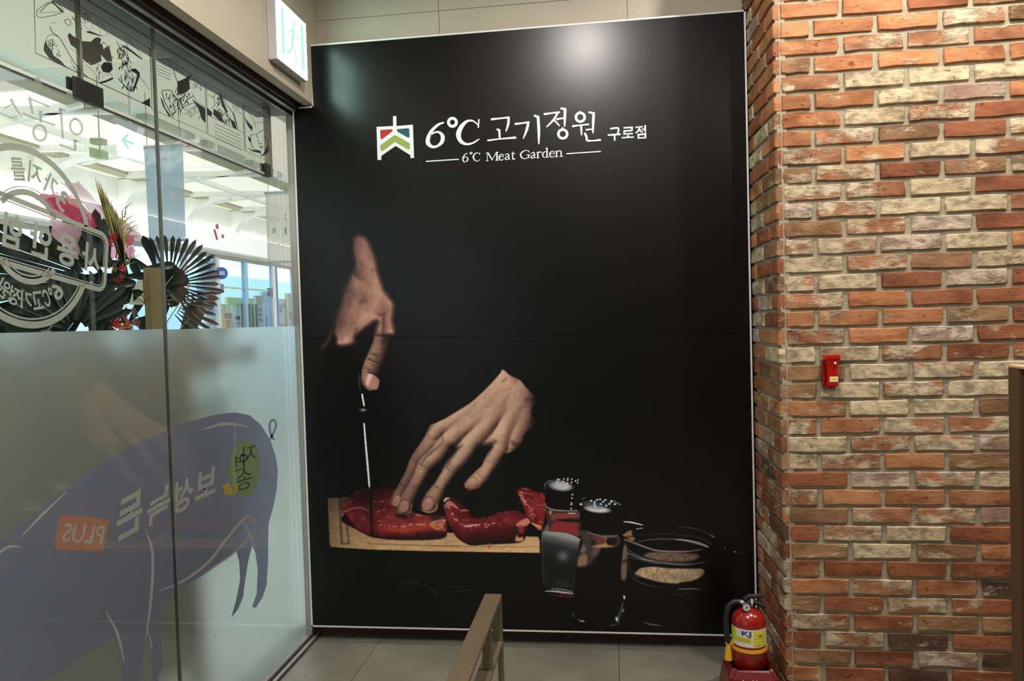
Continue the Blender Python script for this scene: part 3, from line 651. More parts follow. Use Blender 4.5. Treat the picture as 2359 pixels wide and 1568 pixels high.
    P.stroke(S([(110,1190),(200,1192),(300,1205),(378,1215)]),[1.5,2.6,3,2],(210,208,212),.9,.6); P.stroke(S([(180,1165),(300,1178),(375,1200)]),1.2,(190,190,194),.7); P.fill(S([(150,1215),(375,1222),(370,1258),(250,1250)]),(70,24,28),2,.8)
    P.stroke(S([(92,640),(86,900),(96,1140)]),1.0,(70,70,74),.6); P.stroke(S([(70,560),(80,640),(60,820)]),1.0,(150,130,110),.45)
    P.dab(1230+265/4.236,1080+165/4.236,30,13,(232,232,238),1,.8,.12); P.dab(1230+230/4.236,1080+155/4.236,34,15,(120,124,140),.45,1,.12)
    for x,y in [(232,97),(250,104),(228,121),(291,95),(286,123),(330,90),(328,107),(323,139),(369,98),(366,129),(405,116),(428,107),(425,134),(375,248),(363,345),(362,385),(364,330),(370,283)]: P.dab(1230+x/4.236,1080+y/4.236,2.6,2.2,(240,240,244),1,.7)
    P.stage(5)
    # second shaker
    P.fill(S([(450,340),(520,300),(650,285),(800,310),(845,350),(850,520),(830,660),(900,760),(905,1100),(880,1300),(860,1500),(760,1530),(430,1490),(385,1420),(400,1100),(420,950),(470,700),(455,560)]),BK,1.4)
    P.fill(S([(452,600),(540,612),(640,640),(820,650),(830,740),(760,762),(650,770),(620,840),(530,940),(425,955),(440,830),(470,730)]),(66,54,50),3)
    for q,c,a in [([(560,720),(600,660),(690,670),(700,740),(640,750)],(120,58,52),.8),([(570,755),(690,725),(690,680),(710,680),(715,735),(780,755),(640,768)],(196,148,108),.9),([(430,940),(440,860),(490,830),(520,850),(510,930)],(150,122,98),.85),([(455,800),(480,740),(510,780),(480,820)],(130,124,126),.7),([(560,840),(590,770),(650,780),(610,840)],(110,90,82),.7),([(700,690),(780,670),(820,700),(780,740),(720,730)],(16,12,13),.85),([(560,700),(600,690),(600,730),(560,740)],(20,14,15),.8)]: P.fill(S(q),c,2,a)
    P.stroke(S([(520,612),(600,640),(700,660),(815,650)]),[1.4,2,2.4,2],(140,132,134),.75,.7)
    P.fill(S([(872,768),(908,768),(902,1050),(850,1052)]),(120,98,80),1.4,.95); P.mul(S([(865,905),(905,890)]),3,.3)
    P.dab(1230+620/4.236,1080+392/4.236,34,9,(236,236,242),1,.7,.1); P.dab(1230+590/4.236,1080+370/4.236,34,14,(180,182,192),.6,1.1,.3); P.dab(1230+640/4.236,1080+345/4.236,46,14,(58,60,74),.5,1)
    P.stroke(S([(780,310),(845,350)]),1.6,(150,150,156),.8); P.dab(1230+458/4.236,1080+343/4.236,4,3.4,(236,236,240),1,.8); P.stroke(S([(465,295),(500,278)]),2.4,(76,78,86),.8)
    for x,y in [(558,309),(593,322),(590,343),(598,364),(616,300),(645,293),(697,300),(676,318),(654,341),(706,357),(736,340),(758,310),(754,320),(790,342)]: P.dab(1230+x/4.236,1080+y/4.236,3.0,2.5,(240,240,244),1,.7)
    for q,h,c,a in [([(880,1240),(882,1260)],3,(240,240,244),1),([(870,1290),(850,1380),(820,1450)],[2,5,6],(110,110,124),.6),([(805,1455),(812,1475)],4,(236,236,236),.95),([(875,1370),(870,1390)],2,(200,200,206),.8),([(740,1525),(800,1515),(830,1490)],1.8,(120,120,126),.7),([(380,1405),(388,1440)],2,(120,124,130),.7),([(430,1468),(445,1472)],1.6,(190,190,190),.8),([(455,1482),(488,1484)],2,(226,226,220),.9),([(395,1000),(385,1200)],1,(60,62,66),.6),([(890,1060),(880,1220)],1,(60,60,62),.6)]: P.stroke(S(q),h,c,a,.7)
    P.stage(6)
    # ---------- glass bowl with spice
    W=lambda q:Z(q,1410,1180,5.806)
    P.stroke(W([(160,122),(250,130),(340,150),(415,168)]),[1.8,2.4,2,1],(232,232,238),1,.6)
    P.fill(W([(145,300),(250,235),(270,300),(310,350),(260,380),(190,330)]),(158,112,74),1.6,.95); P.mul(W([(190,330),(260,320),(320,330)]),2,.3)
    w,m,sd=P.poly(W([(420,580),(520,530),(740,532),(1120,558),(1150,610),(1000,655),(700,655),(480,610)]),3); P.put(w,m*.9,np.array([120,96,82])*(.65+.7*fine[w])[...,None])
    w,m,sd=P.poly(W([(310,830),(330,780),(400,740),(560,725),(800,748),(1180,752),(1232,790),(1200,850),(1080,910),(940,930),(850,950),(640,930),(450,880)]),1.8)
    P.put(w,m,np.array([172,146,116])*(.62+.45*fine[w]+.3*mid[w])[...,None]*np.interp(P.X[w],[1460,1480,1600,1625],[.8,1,1,.7])[...,None])
    for q,h,c,a in [([(170,360),(330,420),(560,500),(780,520),(1000,520),(1200,490)],[2.5,2.8,3.2,3,2.4,1.5],(150,132,124),.9),([(200,540),(400,620),(620,665),(850,690),(1050,690),(1250,660)],[2,2.5,3,3,2,1],(140,128,128),.85),([(210,500),(330,570),(420,605)],[2,2.5,1.5],(110,104,108),.7),([(200,590),(420,650),(620,690)],1.3,(104,96,98),.7),([(390,620),(560,650)],1.4,(186,178,182),.7),([(330,400),(480,365),(700,352),(880,360)],[1.2,2,2.4,2],(110,106,108),.8),([(860,358),(1000,375),(1150,410),(1280,455)],[2,3.4,4.2,3],(170,168,176),.95),([(360,300),(600,284),(820,290),(1080,320)],1.0,(96,92,92),.75),([(880,180),(1080,208),(1200,245),(1330,305)],[.8,1.2,1,1],(130,126,126),.8),([(1330,305),(1365,332)],2,(190,150,104),.9),([(325,220),(405,208)],1.6,(214,210,214),.9),([(1100,320),(1250,370),(1330,430)],[1,3,2],(60,58,62),.8),([(1480,500),(1400,590),(1250,640)],1.0,(46,46,50),.7),([(280,880),(400,945),(540,985),(660,998)],[.8,1.3,1.3,.8],(104,100,100),.8),([(890,1025),(1000,1020),(1080,1018),(1180,1025)],[1.2,1.6,1.5,1],(170,166,160),.9),([(800,1085),(950,1088),(1060,1075)],.9,(84,82,82),.8),([(420,1465),(500,1490),(600,1505),(680,1520)],[1.2,2.4,2.2,.8],(130,104,92),.85),([(1440,440),(1460,446)],1,(120,120,124),.7),([(1495,468),(1520,474)],1.2,(170,170,176),.8),([(1630,522),(1655,528)],1.4,(214,214,220),.9),([(1700,545),(1745,552)],1,(120,120,124),.7),([(170,380),(200,470),(240,640)],1.5,(60,58,62),.5),([(210,620),(260,800),(330,880)],[6,10,6],(30,30,34),.5)]: P.stroke(W(q),h,c,a,.7)
    P.stage(7)
    # faint streaks on the table
    for q,h,c,a in [([(920,1342),(940,1340),(975,1346)],1.4,(90,84,86),.6),([(980,1346),(995,1358),(1008,1368)],[2,3,2],(74,58,58),.6),([(1005,1368),(1035,1385)],[2,5],(32,30,34),.6),([(1040,1364),(1060,1360),(1098,1358)],1.2,(100,98,98),.6),([(1040,1352),(1060,1350)],1,(110,106,104),.5)]: P.stroke(q,h,c,a,.8)
    P.stage(8)
    return P
# ================================================================== the poster panel
poster = thing('poster_panel', 'tall black advertising panel with printed hands cutting meat, on the back wall', 'poster', (-.4, YP, .06))
def onto(fn, parent):
    off = Vector(parent.location); return lambda a, b: tuple(Vector(fn(a, b))-off)
PF = onto(lambda a, b: onY(a, b, YP), poster); PN = (0, -1, 0)
pblack = mat('satin_black_print', (7, 7, 8), .5, spec=.08)
def satin(m):
    p = [n for n in m.node_tree.nodes if n.type == 'BSDF_PRINCIPLED'][0]
    p.inputs['Coat Weight'].default_value = .75; p.inputs['Coat Roughness'].default_value = .27; p.inputs['Coat IOR'].default_value = 1.45
satin(pblack)
outl = [(-1.387, .066), (.593, .066), (.601, 2.703), (-1.298, 2.703), (-1.291, 2.430), (-1.384, 2.428)]
def loc_p(x, z, y): return (x-poster.location.x, y-poster.location.y, z-poster.location.z)
b = bmesh.new()
fr = [b.verts.new(loc_p(x, z, YP)) for x, z in outl]; bk = [b.verts.new(loc_p(x, z, YW-.032)) for x, z in outl]
b.faces.new(fr); b.faces.new(bk[::-1])
for i in range(6): b.faces.new((fr[i], bk[i], bk[(i+1) % 6], fr[(i+1) % 6]))
bmesh.ops.recalc_face_normals(b, faces=list(b.faces)); obj('panel', b, pblack, poster)
for i in range(6):     # white edging strips
    (ax, az), (cx, cz) = outl[i], outl[(i+1) % 6]; L = math.hypot(cx-ax, cz-az); e = .0035
    f = Flat(lambda a, b_: loc_p(a, b_, YP), PN, .0015); ux, uz = (cx-ax)/L*e, (cz-az)/L*e
    f.stroke([(ax-ux, az-uz), (cx+ux, cz+uz)], e, 0, round_=False); f.done('edging_strip', white_t, poster)
f = Flat(PF, PN); f.stroke([(700, 779), (1100, 775), (1400, 770), (1731, 766)], .55, 3); f.done('panel_seam', mat('seam_grey', (3, 3, 3), .9, spec=.1), poster)
# printed picture
def mat_print():
    m = bpy.data.materials.new('colour_print'); nt, out = nodes_of(m)
    p = N(nt, 'ShaderNodeBsdfPrincipled'); p.inputs['Roughness'].default_value = .5; p.inputs['Specular IOR Level'].default_value = .08
    at = N(nt, 'ShaderNodeAttribute', attribute_name='ink'); nt.links.new(at.outputs['Color'], p.inputs['Base Color']); nt.links.new(p.outputs[0], out.inputs[0]); return m
PRINT = mat_print(); satin(PRINT)
def srgb2lin(c):
    c = np.clip(c/255, 0, 1); return np.where(c <= .04045, c/12.92, ((c+.055)/1.055)**2.4)
def build_print(P):
    X, Y = P.X.ravel(), P.Y.ravel()
    dx = (X-CX)/FPX; dy = -(Y-CY)/FPX; d = np.stack([dx, dy, -np.ones_like(dx)], 1) @ ROT.T
    pos = d*((YP-.0004)/d[:, 1])[:, None]; pos[:, 2] += EYE.z; pos -= np.array(poster.location)
    col = np.ones((len(X), 4), np.float32); col[:, :3] = srgb2lin(P.c.reshape(-1, 3))*PRINT_GAIN
    keep = (P.c.max(-1) > 14.5); lab = P.lab
    cell = keep[:-1, :-1] | keep[1:, :-1] | keep[:-1, 1:] | keep[1:, 1:]
    idx = np.arange(P.w*P.h).reshape(P.h, P.w)
    names = {1: ('board_print', 'printed wooden cutting board'), 2: ('meat_print', 'printed slices of dark red raw meat'), 3: ('hand_print', 'printed hand pressing the meat with spread fingers'), 4: ('hand_print', 'printed hand above, thumb down on a thin knife'), 5: ('shaker_print', 'printed glass salt shaker'), 6: ('shaker_print', 'printed glass pepper shaker in front'), 7: ('bowl_print', 'printed glass bowl of ground spice'), 8: ('table_print', 'faint printed glints on the table')}
    for k, (nm, lb) in names.items():
        j, i = np.nonzero(cell & (lab[:-1, :-1] == k))
        if not len(j): continue
        q = np.stack([idx[j, i], idx[j+1, i], idx[j+1, i+1], idx[j, i+1]], 1)
        u, inv = np.unique(q, return_inverse=True); inv = inv.reshape(-1, 4)
        me = bpy.data.meshes.new(nm); me.vertices.add(len(u)); me.vertices.foreach_set('co', pos[u].ravel())
        me.loops.add(inv.size); me.loops.foreach_set('vertex_index', inv.ravel().astype(np.int32))
        me.polygons.add(len(inv)); me.polygons.foreach_set('loop_start', np.arange(0, inv.size, 4, dtype=np.int32)); me.polygons.foreach_set('loop_total', np.full(len(inv), 4, np.int32))
        me.update(calc_edges=True)
        a = me.color_attributes.new('ink', 'FLOAT_COLOR', 'POINT'); a.data.foreach_set('color', col[u].ravel())
        o = obj(nm, me, PRINT, poster); o['label'] = lb
PRINT_GAIN = 1.32
build_print(paint_poster())
# raised lettering
foam = mat('white_acrylic_letter', (236, 236, 240), .35)
TH = .004
G = lambda q: [(820+x/3.37, 220+y/3.37) for x, y in q]
def glyph(name, strokes=(), rings=(), polys=(), m=foam, th=TH):
    f = Flat(PF, PN, th)
    for q, h in strokes: f.stroke(G(q), [v/3.37 for v in h] if isinstance(h, (list, tuple)) else h/3.37)
    for c, r, h in rings: f.ell(G([c])[0], r/3.37, r/3.37, h/3.37)
    for q in polys: f.poly(G(q))
    return f.done(name, m, poster)
EMB = [(162, 245), (290, 238), (290, 162), (314, 160), (315, 238), (443, 228), (452, 485), (425, 487), (424, 464), (310, 392), (198, 470), (197, 500), (170, 502)]
glyph('emblem', polys=[EMB])
glyph('emblem_inlay', polys=[[(190, 276), (196, 268), (280, 263), (287, 272), (282, 282), (208, 338), (198, 341), (194, 334)]], m=mat('red_inlay', (178, 44, 36), .4), th=TH+.0012)
glyph('emblem_inlay', polys=[[(320, 270), (325, 262), (408, 256), (416, 262), (418, 322), (412, 329), (403, 326), (326, 282)]], m=mat('teal_inlay', (28, 84, 88), .4), th=TH+.0012)
glyph('emblem_inlay', polys=[[(192, 388), (300, 309), (308, 309), (417, 370), (421, 378), (421, 412), (414, 419), (404, 417), (306, 360), (212, 430), (200, 432), (194, 424)]], m=mat('olive_inlay', (150, 166, 84), .4), th=TH+.0012)
glyph('letter', [([(680, 212), (640, 228), (592, 272), (562, 330), (562, 372), (592, 398), (632, 394), (668, 362), (674, 318), (650, 288), (615, 287), (582, 308)], [6, 9, 12, 15, 17, 11, 9, 14, 15, 9, 6, 4])])
glyph('letter', [([(955, 188), (950, 248)], [5, 5]), ([(950, 232), (912, 200), (866, 200), (822, 240), (797, 300), (812, 352), (856, 378), (908, 370), (956, 340)], [4, 6, 9, 16, 19, 15, 9, 7, 4])], rings=[((750, 209), 31, 11)])
glyph('letter', [([(1056, 186), (1110, 180), (1188, 172)], [9, 6, 7]), ([(1186, 172), (1183, 220), (1166, 278)], [9, 9, 4]), ([(1098, 264), (1116, 270)], 7), ([(1113, 268), (1117, 338)], [8, 7]), ([(1026, 350), (1120, 338), (1238, 328)], [7, 5, 9])])
glyph('letter', [([(1240, 222), (1290, 216), (1342, 208)], [9, 6, 7]), ([(1338, 210), (1328, 262), (1300, 334)], [9, 10, 4]), ([(1388, 158), (1414, 168)], 8), ([(1414, 166), (1420, 270), (1420, 374)], [10, 11, 5])])
glyph('letter', [([(1466, 146), (1520, 138), (1576, 132)], [9, 6, 8]), ([(1566, 136), (1534, 190), (1482, 244)], [7, 8, 5]), ([(1536, 190), (1560, 214), (1580, 236)], [5, 7, 5]), ([(1560, 186), (1616, 176)], [8, 6]), ([(1594, 102), (1624, 106)], 8), ([(1624, 106), (1622, 170), (1620, 240)], [10, 10, 5]), ([(1604, 252), (1604, 266)], 6)], rings=[((1606, 300), 34, 10)])
glyph('letter', [([(1686, 240), (1740, 232), (1806, 226)], [9, 5, 7]), ([(1748, 236), (1752, 306)], [9, 5]), ([(1790, 268), (1836, 262)], [7, 5]), ([(1812, 132), (1846, 140)], 8), ([(1846, 140), (1842, 210), (1840, 290)], [10, 10, 5]), ([(1778, 296), (1790, 322), (1796, 350), (1840, 352), (1896, 346)], [8, 9, 8, 5, 8]), ([(1740, 126), (1740, 140)], 6)], rings=[((1742, 170), 34, 10)])
glyph('letter', [([(1978, 258), (2036, 254), (2033, 292)], 6.5), ([(1960, 308), (2050, 301)], 6.5), ([(2007, 306), (2009, 346)], 6.5)], th=TH*.6)
for body, a, c, d in (('로', (2062, 336), (2158, 330), (2066, 247)), ('점', (2168, 340), (2255, 334), (2164, 236))):
    lettering('letter', body, PF, PN, G([a])[0], G([c])[0], G([d])[0], foam, poster, bold=.022, thick=TH*.6)
glyph('rule_line', [([(548, 512), (797, 496)], 4.2)]); glyph('rule_line', [([(1637, 453), (1899, 435)], 4.2)])
# serif letters of the second line: strokes on a unit em (x right, y up), bold stems and thin hairlines
def serif(name, x0, w, strokes, h=72.):
    f = Flat(PF, PN, TH*.6)
    def mp(u, v):
        zx = x0+u*w; base = 518-(zx-825)*.0585
        return G([(zx, base-v*h)])[0]
    for q, hw in strokes: f.stroke([mp(*p) for p in q], [a/3.37 for a in hw] if isinstance(hw, (list, tuple)) else hw/3.37)
    f.done('letter', foam, poster)
T, S_ = 2.2, 5.0
serif('6', 825, 48, [([(.85, .92), (.45, .8), (.14, .45), (.2, .12), (.5, 0.02), (.85, .14), (.9, .38), (.62, .56), (.3, .48), (.16, .3)], [T, 3, S_, S_, T, 4, 4.5, T, T, T])])
serif('C', 880, 84, [([(.16, .8), (.06, .92), (.16, 1.02), (.27, .92), (.16, .8)], 3), ([(.98, .9), (.96, .7)], T), ([(.95, .8), (.75, .92), (.52, .82), (.38, .5), (.5, .16), (.74, .02), (.98, .16)], [T, T, 4, S_+1, 4, T, T])])
serif('M', 1008, 100, [([(.02, .0), (.22, .0)], T), ([(.12, 0), (.14, .84)], T), ([(.02, .84), (.2, .84)], T), ([(.18, .84), (.5, .06)], [5, 4]), ([(.5, .06), (.82, .84)], T), ([(.8, .84), (.98, .84)], T), ([(.86, .84), (.88, 0)], 5.4), ([(.76, 0), (1.0, 0)], T)])
E_ = [([(.08, .34), (.88, .36)], T), ([(.88, .36), (.82, .54), (.52, .62), (.16, .48), (.06, .26), (.24, .04), (.56, -.02), (.92, .12)], [T, 3, T, 4, S_, 4, 3, T])]
A_ = [([(.12, .5), (.36, .62), (.62, .56), (.68, .4), (.68, .08), (.92, .02)], [3, T, 4, 5, 4.5, T]), ([(.68, .36), (.3, .28), (.08, .14), (.22, .0), (.5, .04), (.68, .14)], [T, T, 4.5, 4, T, T])]
serif('e', 1110, 40, E_); serif('a', 1156, 44, A_)
serif('t', 1204, 34, [([(.4, .78), (.4, .1), (.6, .0), (.95, .06)], [3, 5, 4, T]), ([(.05, .6), (.9, .62)], T)])
serif('G', 1274, 78, [([(.9, .66), (.86, .78), (.56, .88), (.2, .7), (.06, .4), (.2, .1), (.52, -.02), (.86, .1)], [T, 3, T, 4.5, 6, 4.5, T, 3]), ([(.86, .08), (.86, .36)], 4.6), ([(.66, .38), (1.0, .38)], T)])
serif('a', 1356, 44, A_)
serif('r', 1402, 40, [([(.26, .0), (.26, .58)], 5), ([(.02, .58), (.26, .6)], T), ([(.04, 0), (.52, 0)], T), ([(.28, .46), (.54, .62), (.9, .56)], [T, 3.4, 4.6])])
serif('d', 1446, 52, [([(.72, .98), (.72, .02)], 5), ([(.52, .96), (.72, .98)], T), ([(.72, .02), (.98, .02)], T), ([(.7, .54), (.42, .62), (.12, .44), (.1, .2), (.32, -.01), (.7, .1)], [T, T, 4.6, 5, T, T])])
serif('e', 1502, 42, E_)
serif('n', 1546, 62, [([(.18, .0), (.18, .58)], 5), ([(.0, .58), (.18, .6)], T), ([(.02, 0), (.36, 0)], T), ([(.2, .46), (.46, .62), (.72, .54), (.76, .3), (.76, .0)], [T, 3.4, 4.4, 5, 5]), ([(.58, 0), (.98, 0)], T)])
# ================================================================== glass front
clear = mat_glass('clear_glass')
gedge = mat('glass_edge', (120, 122, 112), .25, var=.1, scale=20)
frost = mat_frost('frosted_film', (222, 225, 219), .38, .62)
YS, ZF = 2.267, 1.446                  # joint between the two sliding panes, top of the frosted film
door = tag(bx('door_1', (XG-.005, XG+.005, .55, YS-.003, .014, 2.412), clear), kind='structure')
win1 = tag(bx('window_1', (XG-.005, XG+.005, YS+.003, 3.300, .014, 2.412), clear), kind='structure')
win2 = tag(bx('window_2', (XG-.005, XG+.005, -3.6, .54, .014, 2.412), clear), kind='structure')
bx('pane_edge', (XG-.0052, XG+.0052, YS-.0030, YS-.0010, .014, 2.412), gedge, door)
bx('pane_edge', (XG-.0052, XG+.0052, YS+.0010, YS+.0030, .014, 2.412), gedge, win1)
for p, y0, y1 in ((door, .55, YS-.004), (win1, YS+.004, 3.300), (win2, -3.6, .54)):
    bm = bmesh.new(); zt = ZF+(.002 if p is door else 0); bm.faces.new([bm.verts.new((XG-.0056, a, c)) for a, c in ((y0, .014), (y1, .014), (y1, zt), (y0, zt))]); obj('frosted_film', bm, frost, p)
jamb = tag(bx('trim_3', (-1.435, -1.400, 3.302, 3.345, 0, 2.412), mat('jamb_aluminium', (196, 190, 178), .3, .7, var=.05, scale=12)), kind='structure')
bx('jamb_lip', (-1.440, -1.435, 3.315, 3.358, 0, 2.42), alu, jamb)
# outer glazing: transom panes with patch fittings
tgl = mat_glass('transom_glass', (244, 249, 244))
ZT = 2.130
trans = tag(bx('window_3', (XO-.005, XO+.005, 2.030, 3.240, ZT, 2.425), tgl), kind='structure')
trans2 = tag(bx('window_4', (XO-.005, XO+.005, -.2, 2.022, ZT, 2.425), tgl), kind='structure')
for p, y0, y1 in ((trans, 2.030, 3.240), (trans2, -.2, 2.022)):
    bx('pane_edge', (XO-.0052, XO+.0052, y0, y1, ZT-.008, ZT+.002), mat('pale_glass_edge', (216, 218, 206), .3), p)
    bx('seal_strip', (XO-.004, XO+.004, y0, y1, ZT-.012, ZT-.009), mat('dark_seal', (52, 50, 46), .5), p)
bx('pane_edge', (XO-.006, XO+.006, 2.022, 2.032, ZT, 2.425), mat('steel_edge', (150, 142, 128), .3, .5), trans)
bx('pane_edge', (XO-.012, XO+.012, 3.236, 3.262, ZT-.01, 2.425), mat('steel_edge', (150, 142, 128), .3, .5), trans)
patch = mat('patch_fitting', (46, 42, 38), .4, .4)
def fitting(y, w, label):
    t = thing('patch_fitting', label, 'door fitting', (XO, y, ZT), group='clamps on the transom glass')
    bx('cover_plate', (.005, .014, -w/2, w/2, -.012, .045), patch, t, .002); bx('cover_plate', (-.014, -.005, -w/2, w/2, -.012, .045), patch, t, .002)
    bm = bmesh.new(); lathe(bm, [(.006, -.03), (.006, -.012)], 12); obj('pivot_pin', bm, alu, t)
fitting(2.045, .125, 'black metal clamp under the joint of the two transom panes')
fitting(3.215, .05, 'small black clamp at the right end of the transom glass')
odoor = tag(bx('door_2', (XO-.005, XO+.005, .95, 2.030, .012, ZT-.014), clear), kind='structure')
odoor2 = tag(bx('door_3', (XO-.005, XO+.005, 2.040, 3.230, .012, ZT-.014), clear), kind='structure')
# ------------------------------------------------------------------ ink drawings on the transom
ink = mat('black_ink', (16, 14, 12), .6)
inkg = mat_film('grey_ink', (120, 122, 116), .5, .35)
def decal(name, label, px, py, X=XO+.0056):
    t = thing(name, label, 'decal', onX(px, py, X)); return t, onto(lambda a, b_: onX(a, b_, X), t)
XN = (1, 0, 0)
tint = mat_film('comic_film', (206, 216, 204), .55, .72)
def lines(f, d): tag(f.done('ink_line', ink, d), kind='stuff')   # many hair-fine pen strokes
def panel_frame(f, q, w=.8): f.stroke(q+[q[0]], w, 0)
def inkrows(f, p, dx, dy, rows, w):     # rows of tiny illegible caption strokes
    rr = random.Random(int(p[0]))
    for k in range(rows):
        x = 0
        while x < dx:
            l = rr.uniform(2, 5); y = p[1]+k*w+x*dy
            f.stroke([(p[0]+x, y), (p[0]+x+l, y+l*dy)], 1.0, 0); x += l+rr.uniform(1, 2)
H6 = lambda q: [(70+x/6.03, y/6.03) for x, y in q]
H7 = lambda q: [(340+x/4.9, 90+y/4.9) for x, y in q]
def hatch(f, mp, q0, q1, n, w0, w1, seed, amp=10):
    rr = random.Random(seed)
    for k in range(n):
        t = rr.random(); u = rr.random()
        a = np.array(q0[0])*(1-t)+np.array(q0[1])*t; c = np.array(q1[0])*(1-t)+np.array(q1[1])*t
        s = a*(1-u)+c*u; e = s+np.array([rr.uniform(-amp, amp), rr.uniform(amp*.5, amp*2.2)])
        f.stroke(mp([tuple(s), tuple((s+e)/2+rr.uniform(-4, 4)), tuple(e)]), [rr.uniform(.2, .5), rr.uniform(w0, w1), .2], 3)
# first, large drawing: cuts of meat in black brush strokes
d1, F1 = decal('comic_drawing', 'large black brush drawing of meat cuts on the transom glass, beside the black clamp', 200, 120)
f = Flat(F1, XN); panel_frame(f, [(78, -24), (82, 122), (349, 247), (345, 112), (155, -4)], .9); f.done('frame_line', ink, d1)
Flat(F1, XN).poly(H6([(185, 700), (190, 620), (215, 560), (240, 640), (300, 700), (320, 770), (420, 840), (490, 920), (540, 950), (380, 880), (260, 810)])).done('brush_fill', ink, d1)
Flat(F1, XN).poly(H6([(515, 490), (545, 455), (590, 500), (640, 530), (720, 570), (840, 580), (890, 530), (940, 515), (985, 540), (970, 600), (1000, 620), (1020, 690), (1080, 640), (1110, 700), (1130, 800), (1140, 860), (1060, 850), (980, 760), (990, 850), (900, 890), (840, 905), (760, 850), (680, 760), (640, 680), (560, 620)])).done('brush_fill', ink, d1)
Flat(F1, XN).poly(H6([(770, 435), (830, 430), (960, 485), (1050, 500), (960, 500), (850, 470), (790, 455)])).done('brush_fill', ink, d1)
Flat(F1, XN).poly(H6([(1245, 615), (1340, 645), (1440, 720), (1570, 830), (1530, 820), (1420, 740), (1330, 680)])).done('brush_fill', ink, d1)
Flat(F1, XN).poly(H6([(1020, 860), (1130, 870), (1145, 960), (1100, 1010), (1010, 1000), (980, 930)])).done('brush_fill', ink, d1)
Flat(F1, XN).poly(H6([(950, 1145), (1060, 1110), (1145, 1070), (1150, 1100), (1050, 1145), (980, 1160)])).done('brush_fill', ink, d1)
Flat(F1, XN).poly(H6([(1390, 960), (1460, 950), (1520, 1010), (1520, 1060), (1440, 1270), (1410, 1270), (1470, 1100), (1480, 1030), (1400, 985)])).done('brush_fill', ink, d1)
Flat(F1, XN).poly(H6([(1540, 1430), (1660, 1360), (1665, 1480), (1600, 1450)])).done('brush_fill', ink, d1)
f = Flat(F1, XN)
for q, w in [([(80, 150), (300, 20), (450, 160), (130, 245), (90, 150)], .7), ([(140, 180), (420, 160)], .4), ([(130, 170), (290, 40), (440, 170)], .9), ([(300, 20), (460, 170)], 1.4), ([(580, 235), (640, 310), (715, 405)], 1.0), ([(275, 370), (300, 440), (400, 520), (480, 650), (560, 790), (680, 960), (790, 1070)], .9), ([(280, 330), (310, 310), (350, 330)], .4), ([(660, 200), (680, 150), (740, 140), (820, 190), (860, 300), (860, 390), (810, 410), (740, 340), (690, 260), (660, 200)], .35), ([(890, 250), (950, 360), (970, 480)], .4), ([(910, 240), (1010, 370), (1080, 500)], .4), ([(470, 280), (540, 270), (560, 320), (540, 360), (490, 320), (470, 280)], .7), ([(540, 660), (640, 730), (760, 880), (880, 1000), (960, 1100)], .4), ([(1200, 580), (1260, 680), (1340, 760), (1400, 880)], .8), ([(1300, 500), (1420, 620), (1520, 740), (1560, 830)], .4), ([(1220, 1090), (1300, 1180), (1400, 1270)], 1.0), ([(1520, 1070), (1600, 1170), (1660, 1250)], .5), ([(620, 940), (650, 1000)], .6), ([(560, 840), (620, 960)], .5), ([(190, 660), (230, 520), (300, 480), (380, 510)], .6), ([(960, 990), (955, 1120)], .6)]: f.stroke(H6(q), w)
hatch(f, H6, [(210, 560), (340, 520)], [(260, 780), (420, 760)], 26, .5, 1.8, 3, 26); hatch(f, H6, [(1010, 560), (1120, 600)], [(1060, 820), (1140, 860)], 20, .6, 1.8, 4, 26)
hatch(f, H6, [(1210, 640), (1300, 640)], [(1230, 1000), (1420, 960)], 44, .5, 2.2, 5, 34); hatch(f, H6, [(1220, 1000), (1480, 980)], [(1280, 1180), (1440, 1240)], 30, .6, 1.8, 6, 40); hatch(f, H6, [(880, 880), (1140, 880)], [(960, 1050), (1140, 1060)], 22, .3, .8, 7, 30)
lines(f, d1)
lettering('note_letter', '쥬', F1, XN, H6([(735, 330)])[0], H6([(830, 310)])[0], H6([(705, 190)])[0], ink, d1, mirror=True, lift=.0003)
# second, third and fourth smaller drawings
d2, F2 = decal('comic_drawing', 'ink drawing of a dark meat cut with small captions, just right of the glass joint', 415, 210)
f = Flat(F2, XN); panel_frame(f, H7([(35, 110), (50, 790), (665, 1060), (645, 470), (80, 145)]), .7); f.done('frame_line', ink, d2)
for q in ([(335, 480), (400, 455), (505, 392), (470, 470), (480, 560), (410, 620), (340, 620)], [(500, 670), (560, 720), (650, 780), (655, 950), (610, 900), (580, 800)], [(140, 650), (170, 690), (200, 780), (270, 875), (240, 870), (175, 760)]): Flat(F2, XN).poly(H7(q)).done('brush_fill', ink, d2)
f = Flat(F2, XN)
for q, w in [([(165, 580), (260, 580), (310, 650), (400, 740), (440, 690), (520, 640)], .9), ([(160, 590), (200, 720), (290, 880)], .9), ([(290, 350), (320, 440), (345, 520), (310, 600)], .8), ([(310, 310), (350, 350)], .5), ([(370, 860), (380, 800), (440, 750), (550, 720), (610, 800), (580, 900)], .7), ([(480, 470), (540, 450), (600, 520), (600, 580)], .8), ([(490, 600), (560, 700), (650, 760)], .4), ([(420, 590), (410, 510), (440, 490), (465, 530), (450, 590), (420, 590)], .5), ([(470, 850), (480, 790), (510, 780), (530, 830), (500, 870), (470, 850)], .5), ([(540, 800), (545, 750), (575, 745), (585, 790), (560, 830), (540, 800)], .5)]: f.stroke(H7(q), w)
